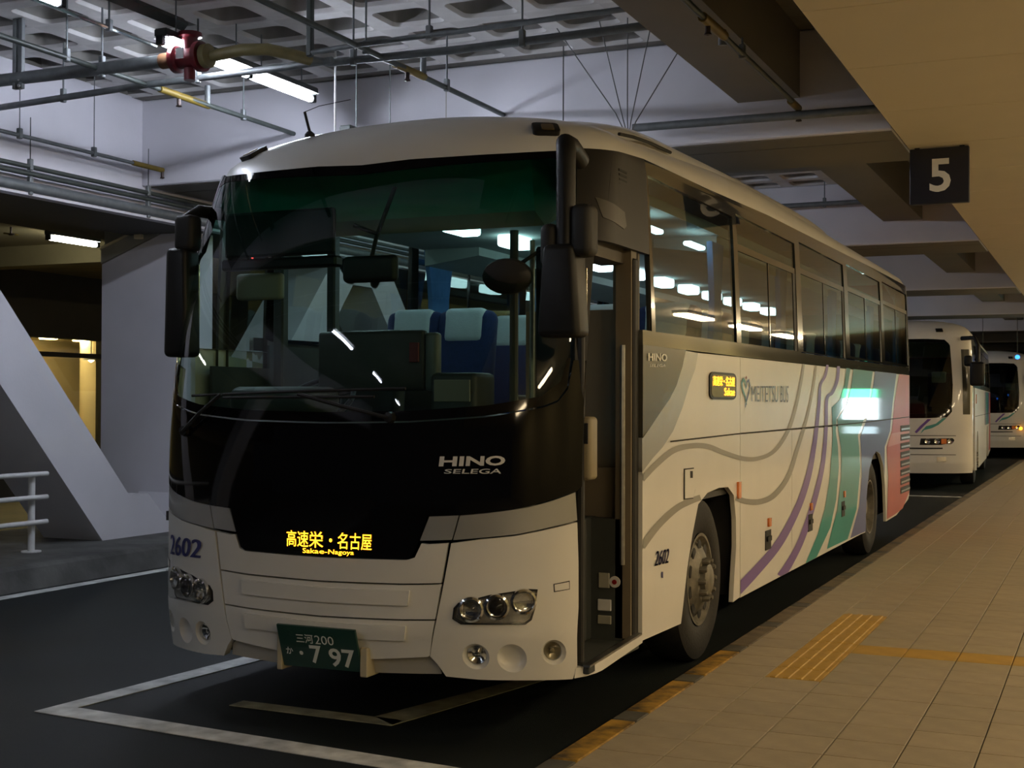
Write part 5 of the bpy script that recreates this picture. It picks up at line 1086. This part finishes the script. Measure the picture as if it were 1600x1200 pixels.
# ================================================================ THE COACHES BEHIND
WIND2=glass('rear_coach_windshield',(.20,.34,.30),.06)
SIDE2=glass('rear_coach_window',(.30,.36,.34),.08)
def old_coach(P,label,wsl):
    t=thing('coach',label,'bus',(0,P['oy']+5.5,0)); oy=P['oy']
    roof(t,P,WHITE)
    g=[(0,2.80),(.18,2.80),(.36,2.78),(.43,2.68),(.455,1.96),(.445,1.45),(.38,1.345),(.18,1.33),(0,1.325)]
    g=[(a*1.28,b) for a,b in g] if False else g
    def sy(r): return r+[(-a,b) for a,b in r[::-1] if a>1e-6]
    fr=[(0,2.84),(.9,2.84),(.97,2.8),(.97,.45),(.90,.33),(0,.31)]
    panel('front_skin','F',sy(fr),WHITE,t,holes=[sy(g)],P=P,th=.03)
    w_=panel('windshield','F',sy(g),WIND2,t,P=P,off=-.004,th=.004)
    ed=[(0,1.40),(.36,1.42),(.43,1.50),(.445,1.96),(.455,1.96),(.445,1.45),(.38,1.345),(.18,1.33),(0,1.325)]
    panel('black_edge_band','F',sy(ed),GLOSSBLACK,w_,P=P,off=.003,th=.004)
    panel('black_edge_band','F',sy([(0,2.80),(.36,2.78),(.42,2.70),(.36,2.73),(0,2.74)]),GLOSSBLACK,w_,P=P,off=.003,th=.004)
    FN2=chart('F',P)
    for sg in (1,-1):
        hl=panel('headlight','F',[(sg*a,b) for a,b in [(.11,.835),(.12,.955),(.455,.965),(.48,.93),(.46,.885),(.31,.84)]],BLKPL,t,P=P,off=.004,th=.01)
        for s in (.18,.27,.42): bowl('lamp_lens','F',sg*s,.905,[(.055,.006),(.05,.02),(.03,.012),(.002,.01)],CHROME,hl,P=P,n=16)
        panel('turn_lamp','F',[(sg*a,b) for a,b in [(.315,.86),(.315,.95),(.375,.952),(.375,.862)]],AMBER,hl,P=P,off=.012,th=.006)
        panel('fog_lamp','F',[(sg*a,b) for a,b in [(.265,.53),(.265,.62),(.37,.62),(.37,.535)]],CHROME,t,P=P,off=.006,th=.01)
        panel('front_slot','F',[(sg*a,b) for a,b in [(.03,.755),(.03,.785),(.33,.79),(.33,.765)]],GAP,t,P=P,off=.003,th=.003)
        panel('pillar_mask','F',[(sg*a,b) for a,b in [(.62,1.40),(.80,1.40),(.80,2.6),(.60,2.6)]],MASK,t,P=P,off=.002,th=.004)
    panel('panel_gap','F',sy([(0,1.012),(.5,1.015),(.5,1.004),(0,1.0)]),GAP,t,P=P,off=.003,th=0)
    panel('panel_gap','F',sy([(0,.66),(.5,.665),(.5,.654),(0,.65)]),GAP,t,P=P,off=.003,th=0)
    panel('teal_stripe','F',G['b2_teal'],TEAL,t,P=P,off=.0035,th=0); panel('purple_stripe','F',G['b2_purple'],PURPLE,t,P=P,off=.0035,th=0)
    panel('roof_marker','F',[(.27,2.93),(.27,2.98),(.35,2.98),(.35,2.93)],BLKPL,t,P=P,off=.02,th=.03)
    # flank
    def y(v): return oy+v
    arch=[(2.0,.3),(2.05,.6),(2.2,.9),(2.45,1.05),(2.7,1.05),(2.95,.9),(3.1,.6),(3.15,.3)]
    ra=[(8.4,.3),(8.45,.6),(8.6,.9),(8.85,1.05),(9.1,1.05),(9.35,.9),(9.5,.6),(9.55,.3)]
    for sg in (1,-1):
        if sg>0: panel('flank','S',[(y(a),b) for a,b in [(1.18,.33)]+arch+ra+[(11.85,.4),(11.9,1.9),(1.18,1.9)]],WHITE,t,P=P,th=.03,sg=sg)
        else: panel('flank','S',[(y(a),b) for a,b in [(.3,.33)]+arch+ra+[(11.85,.4),(11.9,1.9),(.3,1.9)]],WHITE,t,P=P,th=.03,sg=sg)
        hs=[(1.5,3.2),(3.3,5.1),(5.2,7.0),(7.1,8.9),(9.0,11.2)]
        panel('window_frame','S',[(y(a),b) for a,b in [(.36,1.9),(11.9,1.9),(11.9,2.86),(.5,2.86)]],MASK,t,P=P,holes=[[(y(a),2.0),(y(b),2.0),(y(b),2.72),(y(a),2.72)] for a,b in hs],th=.03,sg=sg)
        for a,b in hs:
            gp=panel('side_window','S',[(y(a),2.0),(y(b),2.0),(y(b),2.72),(y(a),2.72)],SIDE2,t,P=P,off=-.006,th=.004,sg=sg)
            panel('sash','S',[(y((a+b)/2-.03),2.0),(y((a+b)/2+.03),2.0),(y((a+b)/2+.03),2.72),(y((a+b)/2-.03),2.72)],FRAMEM,gp,P=P,off=.002,th=.006,sg=sg)
    for nm,m,a,b,o in (('purple_stripe',PURPLE,4.6,4.9,.003),('purple_stripe',PURPLE,5.2,5.5,.003),('teal_stripe',TEAL,5.8,7.2,.003),('teal_panel',TEALD,7.35,8.2,.003),('blue_panel',BLUE,8.25,9.6,.002),('red_panel',RED,10.0,11.85,.003)):
        if P is BUS2: a=7.2+(a-4.6)*.63; b=7.2+(b-4.6)*.63
        z0=1.1 if a+1.2>8.38 and a-.7<9.6 else .42
        panel(nm,'S',[(y(a-.6 if z0<1 else a),z0),(y(b-.6 if z0<1 and a<8 else b),z0),(y(b),1.2),(y(b),1.88),(y(a),1.88),(y(a),1.2)],m,t,P=P,off=o,th=0)
    panel('panel_gap','S',[(y(1.2),1.36),(y(11.8),1.36),(y(11.8),1.35),(y(1.2),1.35)],GAP,t,P=P,off=.005,th=0)
    panel('door_panel','S',[(y(.40),.40),(y(1.14),.40),(y(1.14),1.88),(y(.40),1.88)],BLACK,t,P=P,off=-.05,th=.02)
    panel('side_marker','S',[(y(1.75),1.6),(y(1.95),1.6),(y(1.95),1.78),(y(1.75),1.78)],AMBER,t,P=P,off=.008,th=.008)
    MB().box((-1.1,oy+11.55,1.06),(1.1,oy+11.58,2.8)).build('cabin_back_wall',CABDARK,t)
    arm=MB().tube([(1.05,oy+.25,2.80),(1.28,oy+.10,2.80),(1.34,oy+.0,2.66),(1.34,oy+.0,2.3)],.04,12).build('mirror_arm',BLKPL,t,smooth=60)
    MB().rbox((1.20,oy-.06,1.92),(1.46,oy+.10,2.36),.05,3).build('mirror_housing',BLKPL,t,smooth=50)
    MB().rbox((1.10,oy+.0,2.28),(1.24,oy+.12,2.48),.04,3).build('mirror_housing',BLKPL,t,smooth=50)
    MB().box((-1.15,oy+.6,.35),(1.15,oy+1.9,.95)).build('underbody',BLACK,t); MB().box((-1.15,oy+3.3,.35),(1.15,oy+8.3,.95)).build('underbody',BLACK,t); MB().box((-1.15,oy+9.8,.4),(1.15,oy+11.8,.95)).build('underbody',BLACK,t)
    MB().box((-1.15,oy+1.3,.98),(1.15,oy+11.8,1.05)).build('cabin_floor',CFLOOR,t)
    MB().box((-1.0,oy+.35,1.0),(1.0,oy+.8,1.40)).build('dashboard',CABDARK,t)
    MB().box((-1.12,oy+11.7,.5),(1.12,oy+11.84,2.82)).build('rear_panel',RED,t)
    o=make_seat.__call__ if False else None
    for r in range(3):
        for x in (-.93,-.53,.5,.91):
            c=copy_tree(s0,t); c.location=(x+.53,.9*r,0)
    wheel(1.055,oy+2.57,1,parent=t); wheel(-1.055,oy+2.57,-1,parent=t); wheel(1.06,oy+8.97,1,parent=t,dual=True)
    return t
c2=old_coach(BUS2,'second white coach with a teal and purple swoosh on its front, parked behind the first',0)
c2.rotation_euler=(0,0,.049); c2.location.x-=.27
c3=old_coach(BUS3,'third and farthest white coach, partly hidden behind the second',0)
MB().lathe([(0,0),(.05,0),(.05,.02),(0,.02)],(.95,36.48,.88),(0,-1,0),10).build('lit_turn_lamp',emis('lit_amber',(1,.35,.02),3),c3)
c3.location.x+=.22
